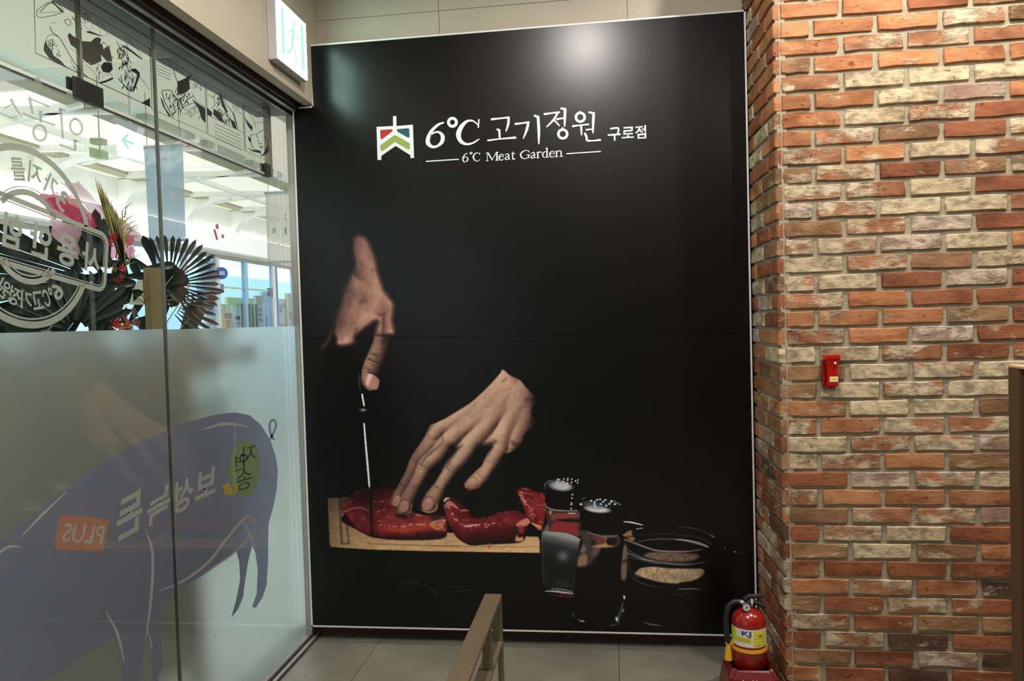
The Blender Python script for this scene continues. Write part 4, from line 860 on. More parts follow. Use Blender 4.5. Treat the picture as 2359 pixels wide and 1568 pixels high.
hatch(f, H7, [(190, 600), (300, 620)], [(280, 840), (420, 780)], 60, .4, 1.3, 8, 26); hatch(f, H7, [(320, 600), (470, 600)], [(340, 760), (460, 700)], 40, .5, 1.5, 9, 22); hatch(f, H7, [(490, 480), (600, 500)], [(490, 560), (600, 580)], 14, .3, .7, 10, 20); hatch(f, H7, [(380, 800), (560, 740)], [(420, 860), (600, 860)], 16, .3, .7, 11, 18)
lines(f, d2)
f = Flat(F2, XN); inkrows(f, (362, 128), 32, .47, 7, 7); tag(f.done('caption', inkg, d2), kind='stuff')
d3, F3 = decal('comic_drawing', 'upright ink drawing above a caption block, middle of the three small panels', 515, 265)
f = Flat(F3, XN); panel_frame(f, H7([(662, 485), (680, 1072), (1090, 1255), (1072, 735)]), .7); f.stroke(H7([(672, 850), (1080, 1055)]), .5); f.done('frame_line', ink, d3)
for q in ([(672, 770), (730, 830), (720, 880), (675, 850)], [(745, 785), (820, 830), (870, 950), (800, 910), (740, 850)], [(790, 600), (830, 620), (870, 740), (910, 830), (880, 830), (840, 740)], [(930, 900), (980, 930), (1010, 1020), (960, 990)]): Flat(F3, XN).poly(H7(q)).done('brush_fill', ink, d3)
f = Flat(F3, XN)
for q, w in [([(680, 620), (740, 650), (800, 600), (850, 640), (900, 650)], .5), ([(740, 640), (760, 740), (720, 780)], .6), ([(830, 620), (890, 740), (960, 830), (1000, 960), (1020, 1020)], .7), ([(970, 830), (990, 900), (1010, 980)], .7), ([(960, 800), (1040, 830), (1070, 850)], .4), ([(700, 560), (780, 590)], .4)]: f.stroke(H7(q), w)
hatch(f, H7, [(750, 640), (820, 620)], [(800, 740), (860, 740)], 20, .4, 1.2, 12, 26); hatch(f, H7, [(800, 780), (900, 830)], [(880, 950), (990, 960)], 34, .4, 1.2, 13, 26)
lines(f, d3)
f = Flat(F3, XN); inkrows(f, (496, 285), 58, .47, 5, 8); inkrows(f, (535, 236), 16, .47, 3, 5); tag(f.done('caption', inkg, d3), kind='stuff')
d4, F4 = decal('comic_drawing', 'pale outline ink drawing in the last panel, nearest the black poster', 595, 310)
f = Flat(F4, XN); panel_frame(f, H7([(1085, 745), (1105, 1260), (1395, 1395), (1383, 905)]), .7); f.done('frame_line', ink, d4)
for q in ([(1090, 870), (1130, 930), (1185, 990), (1180, 1040), (1130, 980)], [(1390, 1150), (1390, 1260), (1300, 1325), (1340, 1240)], [(1110, 1215), (1180, 1250), (1265, 1260), (1280, 1290), (1180, 1265)], [(1130, 1090), (1160, 1120), (1165, 1170), (1140, 1140)]): Flat(F4, XN).poly(H7(q)).done('brush_fill', ink, d4)
f = Flat(F4, XN)
for q, w in [([(1160, 1080), (1170, 1180), (1200, 1240), (1260, 1260)], .7), ([(1170, 1080), (1230, 1070), (1300, 1030), (1385, 1020)], .6), ([(1320, 1100), (1360, 1170), (1330, 1250), (1290, 1320), (1270, 1260)], .8), ([(1230, 1080), (1245, 1120)], .8), ([(1240, 1140), (1260, 1160)], .8), ([(1250, 1180), (1290, 1180)], .8), ([(1260, 1210), (1300, 1215), (1270, 1230)], .8), ([(1100, 800), (1180, 880), (1220, 1000)], .4), ([(1200, 960), (1280, 930), (1330, 960)], .4)]: f.stroke(H7(q), w)
lines(f, d4)
# ------------------------------------------------------------------ round stamp on the sliding door
grey_f = mat_film('grey_sign_film', (176, 174, 162), .5)
st, FS = decal('stamp_decal', 'round grey stamp emblem with tilted name band on the clear door glass', 0, 560, XG-.0054)
# the stamp is drawn in true size on the glass: u to the left as seen from outside, v up
SCY, SCZ = 1.712, 1.685
def FU(u, v): return (XG-.0054-st.location.x, SCY+u-st.location.y, SCZ+v-st.location.z)
f = Flat(FU, XN)
def arc(r, a0, a1, hw, n=40): f.stroke([(r*math.cos(a0+(a1-a0)*k/n), r*math.sin(a0+(a1-a0)*k/n)) for k in range(n+1)], hw, 0, round_=False)
PI = math.pi
arc(.219, .24, PI-.5, .0085); arc(.219, PI+.24, 2*PI-.52, .0085); arc(.204, PI+.26, 2*PI-.55, .0022)
arc(.111, .55, PI-.75, .0072); arc(.124, .58, PI-.75, .0012); arc(.111, PI+.55, 2*PI-.75, .0072); arc(.097, PI+.62, 2*PI-.85, .0020)
f.done('ring', grey_f, st)

BA = -.155
def FB(u, v):                           # frame of the tilted band
    return FU(u*math.cos(BA)-v*math.sin(BA), u*math.sin(BA)+v*math.cos(BA))
def rrect(hw_, hh, r, n=6):
    q = []
    for cx_, cy_, a in ((hw_-r, hh-r, 0), (-hw_+r, hh-r, PI/2), (-hw_+r, -hh+r, PI), (hw_-r, -hh+r, 1.5*PI)):
        q += [(cx_+r*math.cos(a+PI/2*k/n), cy_+r*math.sin(a+PI/2*k/n)) for k in range(n+1)]
    return q
f = Flat(FB, XN); f.stroke(rrect(.290, .081, .03), .0065, 0, True); f.stroke(rrect(.279, .070, .02), .0014, 0, True); f.done('band', grey_f, st)
for k, ch in enumerate('사용안함'):
    c = .228-k*.0945
    lettering('stamp_letter', ch, FB, XN, (c-.037, -.043+.006*(k == 0)), (c+.037, -.043), (c-.037, .043), grey_f, st, bold=.03, mirror=True, lift=.0002)
def on_arc(chars, r, a0, da, h, w, inward):
    for k, ch in enumerate(chars):
        if ch == ' ': continue
        a = a0+da*k; cx_, cy_ = r*math.cos(a), r*math.sin(a)
        e = np.array([math.cos(a), math.sin(a)])*(1 if not inward else -1); t = np.array([e[1], -e[0]])
        p = np.array([cx_, cy_])
        p0 = p-t*w/2-e*h/2; lettering('stamp_letter', ch, FU, XN, p0, p0+t*w, p0+e*h, grey_f, st, bold=.02, mirror=True, lift=.0002)
on_arc('3가지를', .166, .72, .335, .056, .045, False)
on_arc('6℃고기정원', .158, -.98, -.235, .046, .036, True)
# brush-written word above the stamp
bw, FW = decal('brush_lettering', 'grey brush-written word with two dots on the clear glass above the round stamp', 100, 270, XG-.0054)
H1 = lambda q: [(x/4.61, 100+y/4.61) for x, y in q]
thin = mat_film('thin_grey_film', (160, 156, 146), .5, .35)
for q, w in [([(640, 700), (652, 800), (668, 1004)], [4, 2.6, 2.4]), ([(640, 700), (688, 712)], 2), ([(790, 795), (815, 805)], 2.2), ([(640, 1074), (700, 1098), (790, 1130)], [3, 2, 2]), ([(795, 1030), (800, 1130)], [3.4, 2.6]), ([(795, 1030), (830, 1042)], 2), ([(246, 745), (400, 805), (575, 866)], [2.4, 2, 3.4]), ([(430, 725), (432, 830)], [4, 3]), ([(315, 585), (345, 740)], [4, 2]), ([(325, 592), (420, 628), (515, 668)], [2, 1.8, 2.6]), ([(120, 600), (170, 690), (232, 782)], [4, 2.2, 1.2]), ([(50, 690), (130, 645)], 1.6), ([(-40, 720), (60, 765), (135, 790)], [1.4, 1.6, 2.6])]: Flat(FW, XN).stroke(H1(q), w).done('brush_stroke', thin, bw)
for c_, rx_, ry_, w in (((808, 885), 13.5, 18, 2.6), ((422, 950), 14.5, 18, 2.8), ((405, 410), 7.5, 12, None), ((740, 555), 7, 12, None)): Flat(FW, XN).ell(H1([c_])[0], rx_, ry_, w, -.28).done('brush_stroke', thin, bw)
# ------------------------------------------------------------------ pig on the frosted film
pig, FP = decal('pig_decal', 'large blue-grey pig silhouette film with mirrored lettering on the frosted glass', 300, 1250, XG-.0050)
PZ = lambda q: [(x/2.2145, 860+y/2.2145) for x, y in q]
FPl = lambda k: (lambda a, b_: tuple(Vector(FP(a, b_))+Vector((.00025*k, 0, 0))))
pigm = mat_film('pig_film', (148, 152, 172), .56)
f = Flat(FP, XN)
BODY = [(-420, 1000), (-200, 930), (-60, 885), (0, 862), (60, 795), (115, 758), (175, 738), (250, 655), (340, 588), (450, 500), (600, 410), (740, 337), (880, 276), (1000, 235), (1100, 209), (1200, 198), (1275, 213), (1330, 260), (1380, 340), (1406, 420), (1418, 500), (1411, 600), (1392, 690), (1370, 765), (1368, 860), (1368, 950), (1360, 1080), (1340, 1140), (1305, 1195), (1286, 1190), (1310, 1120), (1315, 1000), (1302, 910), (1286, 880), (1266, 960), (1250, 1060), (1240, 1140), (1215, 1200), (1180, 1245), (1208, 1140), (1225, 1050), (1220, 960), (1205, 905), (1150, 950), (1050, 1020), (900, 1110), (826, 1152), (824, 1250), (820, 1330), (832, 1430), (830, 1490), (810, 1540), (800, 1640), (780, 1720), (755, 1720), (772, 1560), (776, 1430), (752, 1325), (735, 1400), (722, 1520), (712, 1640), (690, 1740), (640, 1740), (628, 1600), (620, 1480), (602, 1380), (580, 1330), (480, 1410), (350, 1490), (220, 1568), (100, 1640), (-40, 1710), (-220, 1740), (-420, 1650)]
f.poly(PZ(BODY)); f.stroke(PZ([(1380, 332), (1400, 292), (1408, 255), (1392, 236), (1376, 258), (1380, 306), (1396, 334)]), 2.6); f.done('pig_silhouette', pigm, pig)
wl = mat_film('pale_line_film', (206, 206, 200), .5)
for q, w in [([(1035, 285), (1150, 256), (1272, 272)], [.8, 4, .8]), ([(338, 603), (210, 725), (103, 838)], [.8, 3.4, .8]), ([(-60, 960), (40, 885), (110, 888)], [1, 3.4, .8]), ([(742, 798), (778, 920), (770, 1150), (742, 1355)], [.8, 3.2, 3, .8]), ([(810, 1108), (930, 1060), (1060, 965), (1150, 850), (1240, 745), (1272, 730), (1302, 768)], [.8, 2.4, 3, 3, 2.6, 2, .8]), ([(1240, 750), (1280, 830), (1302, 895)], [1, 3, .8]), ([(1040, 1020), (1180, 925), (1272, 838)], [.6, 2.4, .6]), ([(538, 1208), (600, 1330), (632, 1470)], [.8, 3.4, 1]), ([(754, 1310), (776, 1405)], [1, 2])]: Flat(FPl(1), XN).stroke(PZ(q), w).done('outline_stroke', wl, pig)
f = Flat(FPl(1), XN); f.ell(PZ([(1248, 485)])[0], 35.5, 66, None, .06); f.done('green_oval', mat_film('green_film', (164, 180, 132), .5), pig)
f = Flat(FPl(2), XN); f.poly(PZ([(1130, 572), (1166, 556), (1192, 604), (1206, 545), (1216, 588), (1196, 616), (1150, 622)])); f.done('yellow_ribbon', mat_film('yellow_film', (214, 190, 96), .5), pig)
gk = mat_film('dark_green_film', (76, 108, 92), .5)
for ch, a, c_, d in (('자', (1225, 470), (1305, 450), (1225, 375)), ('연', (1196, 500), (1262, 480), (1196, 420)), ('송', (1205, 605), (1285, 580), (1205, 500))): lettering('brand_letter', ch, FPl(2), XN, PZ([a])[0], PZ([c_])[0], PZ([d])[0], gk, pig, mirror=True, bold=.0)
lm = mat_film('letter_film', (196, 200, 190), .5)
for ch, a, c_, d in (('보', (992, 652), (1098, 606), (1002, 512)), ('성', (890, 728), (985, 672), (893, 562)), ('녹', (744, 790), (862, 722), (756, 622)), ('돈', (588, 866), (720, 792), (602, 652))): lettering('name_letter', ch, FPl(2), XN, PZ([a])[0], PZ([c_])[0], PZ([d])[0], lm, pig, mirror=True, bold=.028)
f = Flat(FPl(1), XN); f.poly(PZ([(276, 882), (300, 738), (312, 724), (330, 720), (545, 744), (556, 756), (530, 896), (518, 908), (290, 898)])); f.done('orange_label', mat_film('orange_film', (206, 150, 126), .5), pig)
lettering('label_letter', 'PLUS', FPl(2), XN, PZ([(312, 858)])[0], PZ([(518, 872)])[0], PZ([(332, 762)])[0], lm, pig, mirror=True, bold=.012)
# ================================================================== arcade outside the glass
mfl = mat('arcade_floor', (206, 206, 200), .25, var=.05, scale=4)
struct('floor_arcade', (-8.8, -1.62, -4, 26, -.08, -.005), mfl)
lum = mat_glow('ceiling_glow', (255, 253, 244), MALL_E)
rib_m = mat('ceiling_rib', (236, 236, 228), .5); strip_o = mat('olive_slot', (158, 152, 124), .6)
ZC = 3.34
arc_c = struct('ceiling_arcade', (-6.2, -1.6, -4, 26, ZC+.05, ZC+.12), rib_m)
# white ceiling panels between the slots, made to glow to light the arcade
plainp = mat_glow('fill_glow_panel', (240, 237, 222), .9)  # plain panels near the entrance, given an added glow as fill
for x0, x1 in ((-5.68, -5.14), (-5.06, -4.42), (-3.98, -2.9), (-2.8, -1.9)):
    y = -3.5
    while y < 25:
        lit = (x0 < -4.5 and y > 5.0) or (x0 > -4 and y > 11)
        bx('glow_panel' if lit else 'fill_glow_panel', (x0, x1, y, y+2.9, ZC+.03, ZC+.05), lum if lit else plainp, arc_c); y += 3.0
for x, w in ((-5.77, .09), (-4.33, .08), (-2.86, .06)): bx('ceiling_slot', (x-w, x+w, -4, 26, ZC+.0, ZC+.05), strip_o, arc_c)
bx('ceiling_slot', (-5.10-.03, -5.10+.03, -4, 26, ZC-.02, ZC+.05), rib_m, arc_c)
vent = mat('vent_grille', (186, 182, 170), .5, var=.1, scale=60)
for y in (6.3, 7.3, 8.3, 10.0, 12.0): bx('vent_grille', (-4.14, -4.02, y, y+.8, ZC-.01, ZC+.05), vent, arc_c)
bx('speaker_grille', (-4.9, -4.2, 4.55, 5.1, ZC-.01, ZC+.05), vent, arc_c)
for k in range(13):                     # zig-zag ceiling ribs
    y = 3.9+k*1.42
    for (xa, ya), (xb, yb) in (((-5.72, y+2.42-.05), (-4.0, y+1.80-.05)), ((-5.72, y+1.72), (-4.0, y+2.12))):
        f = Flat(lambda a, b_: (a, b_, ZC-.045), (0, 0, -1), .0); bm = f.bm
        d = np.array([xb-xa, yb-ya]); L = np.hypot(*d); n_ = np.array([-d[1], d[0]])/L*.03
        q = [np.array([xa, ya])+n_, np.array([xb, yb])+n_, np.array([xb, yb])-n_, np.array([xa, ya])-n_]
        lo = [bm.verts.new((*p, ZC-.03)) for p in q]; hi = [bm.verts.new((*p, ZC+.05)) for p in q]
        bm.faces.new(lo); bm.faces.new(hi[::-1])
        for i in range(4): bm.faces.new((lo[i], hi[i], hi[(i+1) % 4], lo[(i+1) % 4]))
        obj('diagonal_rib', bm, rib_m, arc_c)
# wall above the shop with rounded transverse fins
wl_ = struct('wall_arcade', (-6.30, -6.10, -4, 26, 2.66, ZC+.1), mat('white_fascia', (240, 240, 236), .6))
finm = mat('cove_white', (242, 242, 238), .5)
for k in range(12):
    y = 4.6+k*1.42; b = bmesh.new(); R_ = .52; pr = []
    for i in range(9):
        a = PI/2*i/8; pr.append((-6.10+R_-R_*math.cos(a), 2.80+R_*math.sin(a)))
    pr += [(-5.40, 2.80+R_), (-5.40, ZC+.04), (-6.10, ZC+.04)]
    A_ = [b.verts.new((x, y, z)) for x, z in pr]; B_ = [b.verts.new((x, y+.16, z)) for x, z in pr]
    b.faces.new(A_); b.faces.new(B_[::-1]); m_ = len(pr)
    for i in range(m_): b.faces.new((A_[i], B_[i], B_[(i+1) % m_], A_[(i+1) % m_]))
    bmesh.ops.recalc_face_normals(b, faces=list(b.faces)); obj('rounded_fin', b, finm, wl_)
# shop front
XS = -6.0
sign = thing('shop_sign', 'long white backlit shop sign with small red mark above the blue shop front', 'sign', (XS, 11, 2.68))
sbox = mat_glow('backlit_sign', (255, 255, 255), 1.5)
bx('sign_box', (-.09, .02, -6.5, 9, .0, .30), sbox, sign); bx('sign_cap', (-.09, .05, -6.5, 9, -.03, 0), mat('sign_cap', (214, 214, 208), .5), sign)
cl = mat_glow('cove_lamp', (255, 252, 244), 14.0)
for k in range(10): bx('cove_lamp', (-.085, -.055, -6.4+k*1.53, -6.4+k*1.53+1.45, .302, .325), cl, sign)
SF = onto(lambda a, b_: onX(a, b_, XS+.022), sign)
sr = mat('sign_red', (190, 60, 74), .5)
for q in ([(496, 518), (502, 515), (504, 527), (498, 528)], [(491, 528), (496, 527), (502, 552), (498, 553)], [(510, 543), (513, 538), (517, 546), (512, 549)]): Flat(SF, XN, .004).poly(q).done('red_mark', sr, sign)
front = struct('wall_shop', (XS-.06, XS, -4, 26, 2.56, 2.65), mat('shop_beam', (150, 146, 140), .5, .2))
bx('shop_header', (XS-.05, XS+.015, -4, 26, 2.615, 2.66), mat('shop_header', (206, 204, 196), .5), front)
shopg = mat_glass('shop_glass', (226, 240, 248)); post_m = mat('shop_post', (206, 210, 216), .4); postd = mat('shop_post_dark', (112, 116, 122), .4, .4)
ys = lambda px, X=XS: onX(px, 690, X)[1]
win5 = tag(bx('window_5', (XS-.03, XS-.02, ys(300), ys(688)+6, .0, 2.56), shopg), kind='structure')
for k, (a, c_, m_) in enumerate(((500, 507.5, post_m), (565, 572, mat('blue_post', (164, 196, 228), .4)), (628.5, 636, post_m), (637, 640, postd), (676, 684, post_m), (426, 434, post_m), (370, 378, post_m))):
    bx('shop_mullion', (XS-.05, XS+.01, ys(a), ys(c_), 0, 2.56), m_, win5)
bx('glass_top_edge', (XS-.04, XS-.01, ys(514), ys(626), 2.10, 2.125), mat('pale_green_edge', (188, 206, 182), .4), win5)
for px in (508, 622): bx('door_clamp', (XS-.05, XS+.0, ys(px), ys(px+9), 2.02, 2.16), postd, win5)
for px in (554, 571, 587): bx('door_pull', (XS+.0, XS+.03, ys(px), ys(px+3.6), .9, 1.86), postd, win5)
blue_w = mat('shop_interior', (214, 234, 244), .7); shop_back = struct('wall_shop_back', (-8.9, -8.8, -4, 26, 0, 3.0), blue_w)
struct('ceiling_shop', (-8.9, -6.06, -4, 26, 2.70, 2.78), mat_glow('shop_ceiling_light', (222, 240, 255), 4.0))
# display counter and goods behind the shop glass
ctr = thing('display_counter', 'long white display counter behind the blue shop glass', 'counter', (-6.42, 12.2, 0))
bx('counter_body', (-.22, .22, -5.2, 4.6, 0, 1.06), mat('counter_white', (214, 218, 220), .5), ctr); bx('counter_top', (-.25, .25, -5.25, 4.65, 1.06, 1.10), mat('counter_top', (164, 176, 190), .4), ctr)
def good(name, label, cat, px0, px1, py0, col, marks=(), X=-6.36, base=1.10, grp='goods on the shop counter'):
    y0, y1 = onX(px0, 700, X)[1], onX(px1, 700, X)[1]; z1 = onX((px0+px1)/2, py0, X)[2]
    t = thing(name, label, cat, (X, (y0+y1)/2, base), group=grp); h = z1-base; w = (y1-y0)/2
    bx('board', (-.05, 0, -w, w, 0, h), mat('goods_%d_%d_%d' % col, col, .6), t)
    for (u0, u1, v0, v1, c_) in marks: bx('printed_patch', (0, .003, -w+2*w*u0, -w+2*w*u1, h*v0, h*v1), mat('goods_%d_%d_%d' % c_, c_, .6), t)
dk = (70, 66, 62)
good('product_carton', 'tall red-topped yellow product carton behind the shop glass', 'carton', 516, 532.5, 721, (238, 200, 60), [(0, 1, .86, 1, (196, 52, 88)), (.3, .75, .66, .8, (214, 84, 60)), (.3, .75, .5, .62, (214, 84, 60))])
good('price_board', 'white price board with black figures behind the shop glass', 'sign', 536, 557, 704, (232, 228, 218), [(.2, .75, .68, .76, dk), (.3, .9, .58, .60, (150, 120, 110))], X=-6.34)
good('promotion_board', 'lime green promotion board behind the shop glass', 'sign', 525, 586, 686, (196, 210, 116), [(.3, .52, .66, .8, (236, 240, 226)), (.58, .66, .6, .82, (236, 240, 226))], X=-6.46)
good('notice_board', 'grey notice board with yellow head behind the shop glass', 'sign', 590, 606, 681, (204, 198, 190), [(0, 1, .83, 1, (214, 170, 52)), (.15, .7, .7, .76, dk), (.15, .7, .6, .66, dk), (.15, .85, .5, .56, dk)], X=-6.3)
good('product_carton', 'lilac and light blue product carton behind the shop glass', 'carton', 608, 630, 694, (196, 206, 232), [(.5, 1, .0, .85, (150, 206, 236)), (.1, .3, .3, .7, (120, 110, 176))])
good('product_carton', 'grey blue product carton standing behind the lilac carton', 'carton', 606, 634, 673, (176, 190, 202), X=-6.5)
good('product_carton', 'cream product carton with green foot beside the wreath leaves', 'carton', 474, 499, 688, (232, 222, 202), [(.2, .9, .5, .62, (110, 150, 80)), (.05, .6, .82, .86, (190, 90, 80)), (.75, .9, .84, .94, (176, 84, 70))], X=-6.3)
good('product_carton', 'pale tan product carton left of the yellow carton', 'carton', 500, 523, 700, (222, 204, 150), X=-6.42)
good('product_carton', 'white and salmon product carton by the aluminium jamb', 'carton', 642, 658, 688, (224, 206, 204), [(.05, .45, .7, .86, (110, 130, 176)), (.5, .8, .8, .9, (226, 120, 120)), (0, 1, .3, .45, (224, 142, 118))])
good('product_carton', 'orange and yellow product carton nearest the aluminium jamb', 'carton', 662, 684, 676, (232, 190, 96), [(0, 1, .0, .5, (230, 176, 150)), (.1, .9, .5, .64, (214, 110, 76))], X=-6.3)
good('window_poster', 'white poster with red line in the shop window behind the leaves', 'poster', 466, 494, 598, (230, 230, 234), [(.1, 1, .86, .90, (176, 66, 60))], X=-6.1, base=2.06, grp='posters in the shop window')
good('window_poster', 'blue poster in the shop window below the white one', 'poster', 462, 492, 651, (74, 134, 196), X=-6.18, base=1.70, grp='posters in the shop window')
rs = thing('round_sign', 'small round blue sign projecting from the shop post', 'sign', onX(510, 629, XS+.06))
bm = bmesh.new(); lathe(bm, [(.085, -.02), (.095, -.012), (.095, .012), (.085, .02)], 24); obj('disc', bm, mat('sign_blue', (40, 86, 190), .4), rs, rot=(PI/2, 0, .5)); bx('sign_glyph', (-.03, .05, -.024, -.021, -.03, .03), mat('sign_pale', (190, 206, 236), .5), rs, rot=(0, 0, .5)); bx('bracket', (-.10, -.05, -.01, .01, -.01, .01), postd, rs)
# hanging banners
def banner(label, Y, c, col, clear_, texts, rodc=(170, 172, 172)):
    q = [onY(*p, Y) for p in c]; cx_ = sum(p[0] for p in q)/4
    t = thing('hanging_banner', label, 'banner', (cx_, Y, q[0][2]), group='banners hanging in the arcade')
    F = onto(lambda a, b_: onY(a, b_, Y), t); f = Flat(F, PN, .0012); f.poly(c); f.done('cloth', mat_film('banner_%d' % col[0], col, .55, clear_), t)
    w = abs(q[1][0]-q[0][0])/2+.01
    for z in (q[0][2], q[3][2]):
        b = bmesh.new(); tube(b, [(-w, 0, z-q[0][2]), (w, 0, z-q[0][2])], .012); obj('rod', b, mat('banner_rod', rodc, .4), t)
    for sx in (-.8, .8):
        b = bmesh.new(); tube(b, [(w*sx, 0, 0), (w*sx, 0, ZC-q[0][2])], .0025, 6); obj('wire', b, postd, t)
    FT = lambda a, b_: tuple(Vector(F(a, b_))+Vector((0, -.003, 0)))
    for body, a, b_, c_, m_ in texts: lettering('banner_print', body, FT, PN, a, b_, c_, m_, t, mirror=True)
    return t, FT
bwht = mat_film('banner_white', (232, 234, 234), .5); bgry = mat_film('banner_grey', (146, 150, 160), .5)
t, FT = banner('pale blue hanging banner with numbers in white circles seen behind the glass joint', 5.6, [(332, 340), (421, 331), (428, 547), (344, 556)], (168, 190, 208), .12, [('2', (391, 420), (402, 419), (390, 402), bwht), ('1', (394, 462), (403, 461), (393, 443), bwht), ('1', (360, 424), (366, 423), (359, 406), bwht), ('1', (362, 466), (368, 465), (361, 448), bwht), ('HAPPY', (374, 499), (401, 497), (373, 491), bwht), ('Christmas', (362, 537), (411, 532), (362, 527), bwht)])
for c_ in ((396, 411), (398, 452), (363, 415), (365, 457)): Flat(FT, PN).ell(c_, 14.5, 17, .55).done('banner_ring', bwht, t)
for k in range(3): a = k*PI/3; Flat(FT, PN).stroke([(380-8*math.cos(a), 367-8*math.sin(a)), (380+8*math.cos(a), 367+8*math.sin(a))], .8, 0).done('snow_star_ray', bwht, t)
banner('cream hanging banner with faint figures close to the aluminium jamb', 7.2, [(612, 445), (690, 442), (697, 602), (617, 605)], (214, 208, 194), .12, [('2', (654, 507), (661, 506), (654, 493), bgry), ('8', (628, 538), (636, 537), (628, 524), bgry), ('1', (656, 540), (660, 539), (656, 524), bgry), ('7', (638, 572), (652, 570), (638, 560), bwht)])
# lit direction sign with arrow, and small green sign
ds = thing('direction_sign', 'white lit direction sign with pale green arrow hanging in the arcade', 'sign', onY(302, 290, 4.4))
DF = onto(lambda a, b_: onY(a, b_, 4.4), ds); f = Flat(DF, PN, .05); f.poly([(278, 290), (328, 300), (332, 372), (281, 362)]); f.done('lit_face', mat_glow('sign_face', (250, 255, 255), 1.6), ds)
f = Flat(DF, PN, .07); f.poly([(272, 285), (282, 277), (334, 297), (330, 312)]); f.done('top_cover', mat('sign_cover', (206, 208, 208), .5), ds)
DA = lambda a, b_: tuple(Vector(DF(a, b_))+Vector((0, -.052, 0))); f = Flat(DA, PN); f.stroke([(296, 326), (318, 335)], 2.6, 0); f.stroke([(306, 316), (294, 326), (307, 344)], 2.6, 0); f.done('arrow', mat_glow('arrow_green', (180, 244, 226), 1.2), ds)
b = bmesh.new(); h0 = DF(300, 283); tube(b, [h0, (h0[0], h0[1], ZC-ds.location.z)], .008, 8); obj('hanger', b, post_m, ds)
gs = thing('green_sign', 'small olive green box sign hanging under the arcade ceiling', 'sign', onY(235, 322, 5.2))
GF = onto(lambda a, b_: onY(a, b_, 5.2), gs); f = Flat(GF, PN, .08); f.poly([(222, 344), (249, 350), (250, 368), (223, 366)]); f.done('lower_box', mat('olive_sign', (176, 192, 140), .5), gs); f = Flat(GF, PN, .06); f.poly([(219, 322), (247, 322), (247, 335), (220, 335)]); f.done('upper_box', mat('olive_sign2', (176, 186, 148), .5), gs)
b = bmesh.new(); h0 = GF(234, 345); tube(b, [(h0[0], h0[1]-.02, h0[2]), (h0[0], h0[1]-.02, ZC-gs.location.z)], .004, 8); obj('hanger', b, strip_o, gs)
# ================================================================== congratulation wreath outside the glass
XWR = -1.78
wr = thing('flower_wreath', 'large standing flower wreath of dark leaves with pink gauze, seen from behind through the glass', 'wreath', (XWR, 2.2, 0))
WF = onto(lambda a, b_: onX(a, b_, XWR), wr)
leafm = [mat('leaf_%d' % k, c, .35, var=.25, scale=12, spec=.5) for k, c in enumerate([(24, 40, 30), (34, 50, 36), (18, 30, 25)])]
def leaf_mesh(n=9):
    b = bmesh.new(); L, M_, R_ = [], [], []
    for i in range(n+1):
        t = i/n; w = .5*(.16+.95*t**1.1)*(1-t**6)**.6
        L.append(b.verts.new((t, w, .12*w))); M_.append(b.verts.new((t, 0, -.10))); R_.append(b.verts.new((t, -w, .12*w)))
    for i in range(n):
        b.faces.new((L[i], L[i+1], M_[i+1], M_[i])); b.faces.new((M_[i], M_[i+1], R_[i+1], R_[i]))
    me = bpy.data.meshes.new('leaf'); b.to_mesh(me); b.free(); return me
LEAF = []
for k in range(3):
    me = leaf_mesh(); me.materials.append(leafm[k])
    for p_ in me.polygons: p_.use_smooth = True
    LEAF.append(me)
rl = random.Random(3)
def leaf(cpx, ang, r0, r1, w, dx, tilt=0.):
    """one long leaf in the plane of the wreath, fanned out from a centre"""
    c = Vector(WF(*cpx)); w_ = c+Vector(wr.location)-EYE; k = w_.length/FPX   # metres per measured unit at the wreath
    v_ = Vector((w_.x, w_.y, 0)).normalized(); u_ = Vector((v_.y, -v_.x, 0)); d = u_*math.cos(ang)+Vector((0, 0, math.sin(ang))); o = bpy.data.objects.new('leaf', rl.choice(LEAF)); C.objects.link(o); o.parent = wr
    n_ = -v_; d = (d+n_*tilt).normalized(); s_ = n_.cross(d).normalized(); nn = d.cross(s_)
    L = (r1-r0)*k; M3 = Matrix((d*L, s_*w*k, nn*w*k)).transposed()
    o.matrix_local = Matrix.Translation(c+d*r0*k-v_*dx) @ M3.to_4x4()
S1 = 1.0
for i in range(21):    # right-hand fan
    a = math.radians(110-i*8.6+rl.uniform(-1, 1)); leaf((390, 652), a, 34+rl.uniform(-4, 4), 103+rl.uniform(-7, 7), 12.0, rl.uniform(-.02, .02), rl.uniform(-.15, .15))
for i in range(8): leaf((372, 690), math.radians(-52+i*8.5), 40, 118+rl.uniform(-18, 10), 11, -.03+rl.uniform(-.02, .02), rl.uniform(-.1, .1))
for i in range(46):    # inner rosette of the right fan
    leaf((382, 658), rl.uniform(0, 2*PI), -14, 48, 26, .03+rl.uniform(-.03, .01), rl.uniform(-.3, .3))
for i in range(26):    # left-hand fan
    a = math.radians(88+i*6.0); leaf((240, 648), a, 40+rl.uniform(-10, 10), (138 if a < 2.5 else 225)+rl.uniform(-14, 16), 24, rl.uniform(-.03, .03), rl.uniform(-.12, .12))
for i in range(20): leaf((170, 760), math.radians(20+i*7.5), 20, 120+rl.uniform(-20, 14), 20, -.03+rl.uniform(-.02, .02), rl.uniform(-.1, .1))
for i in range(52):    # dense middle
    leaf((150+rl.random()*220, 600+rl.random()*150), rl.uniform(0, 2*PI), -10, 62, 22, -.05+rl.uniform(-.03, .03), rl.uniform(-.2, .2))
for i in range(150):   # unseen leaves added behind the frosted film to darken its left side
    leaf((-260+rl.random()*690, 780+rl.random()*560), rl.uniform(0, 2*PI), -20, 110, 52, -.09+rl.uniform(-.05, .03), rl.uniform(-.2, .2))
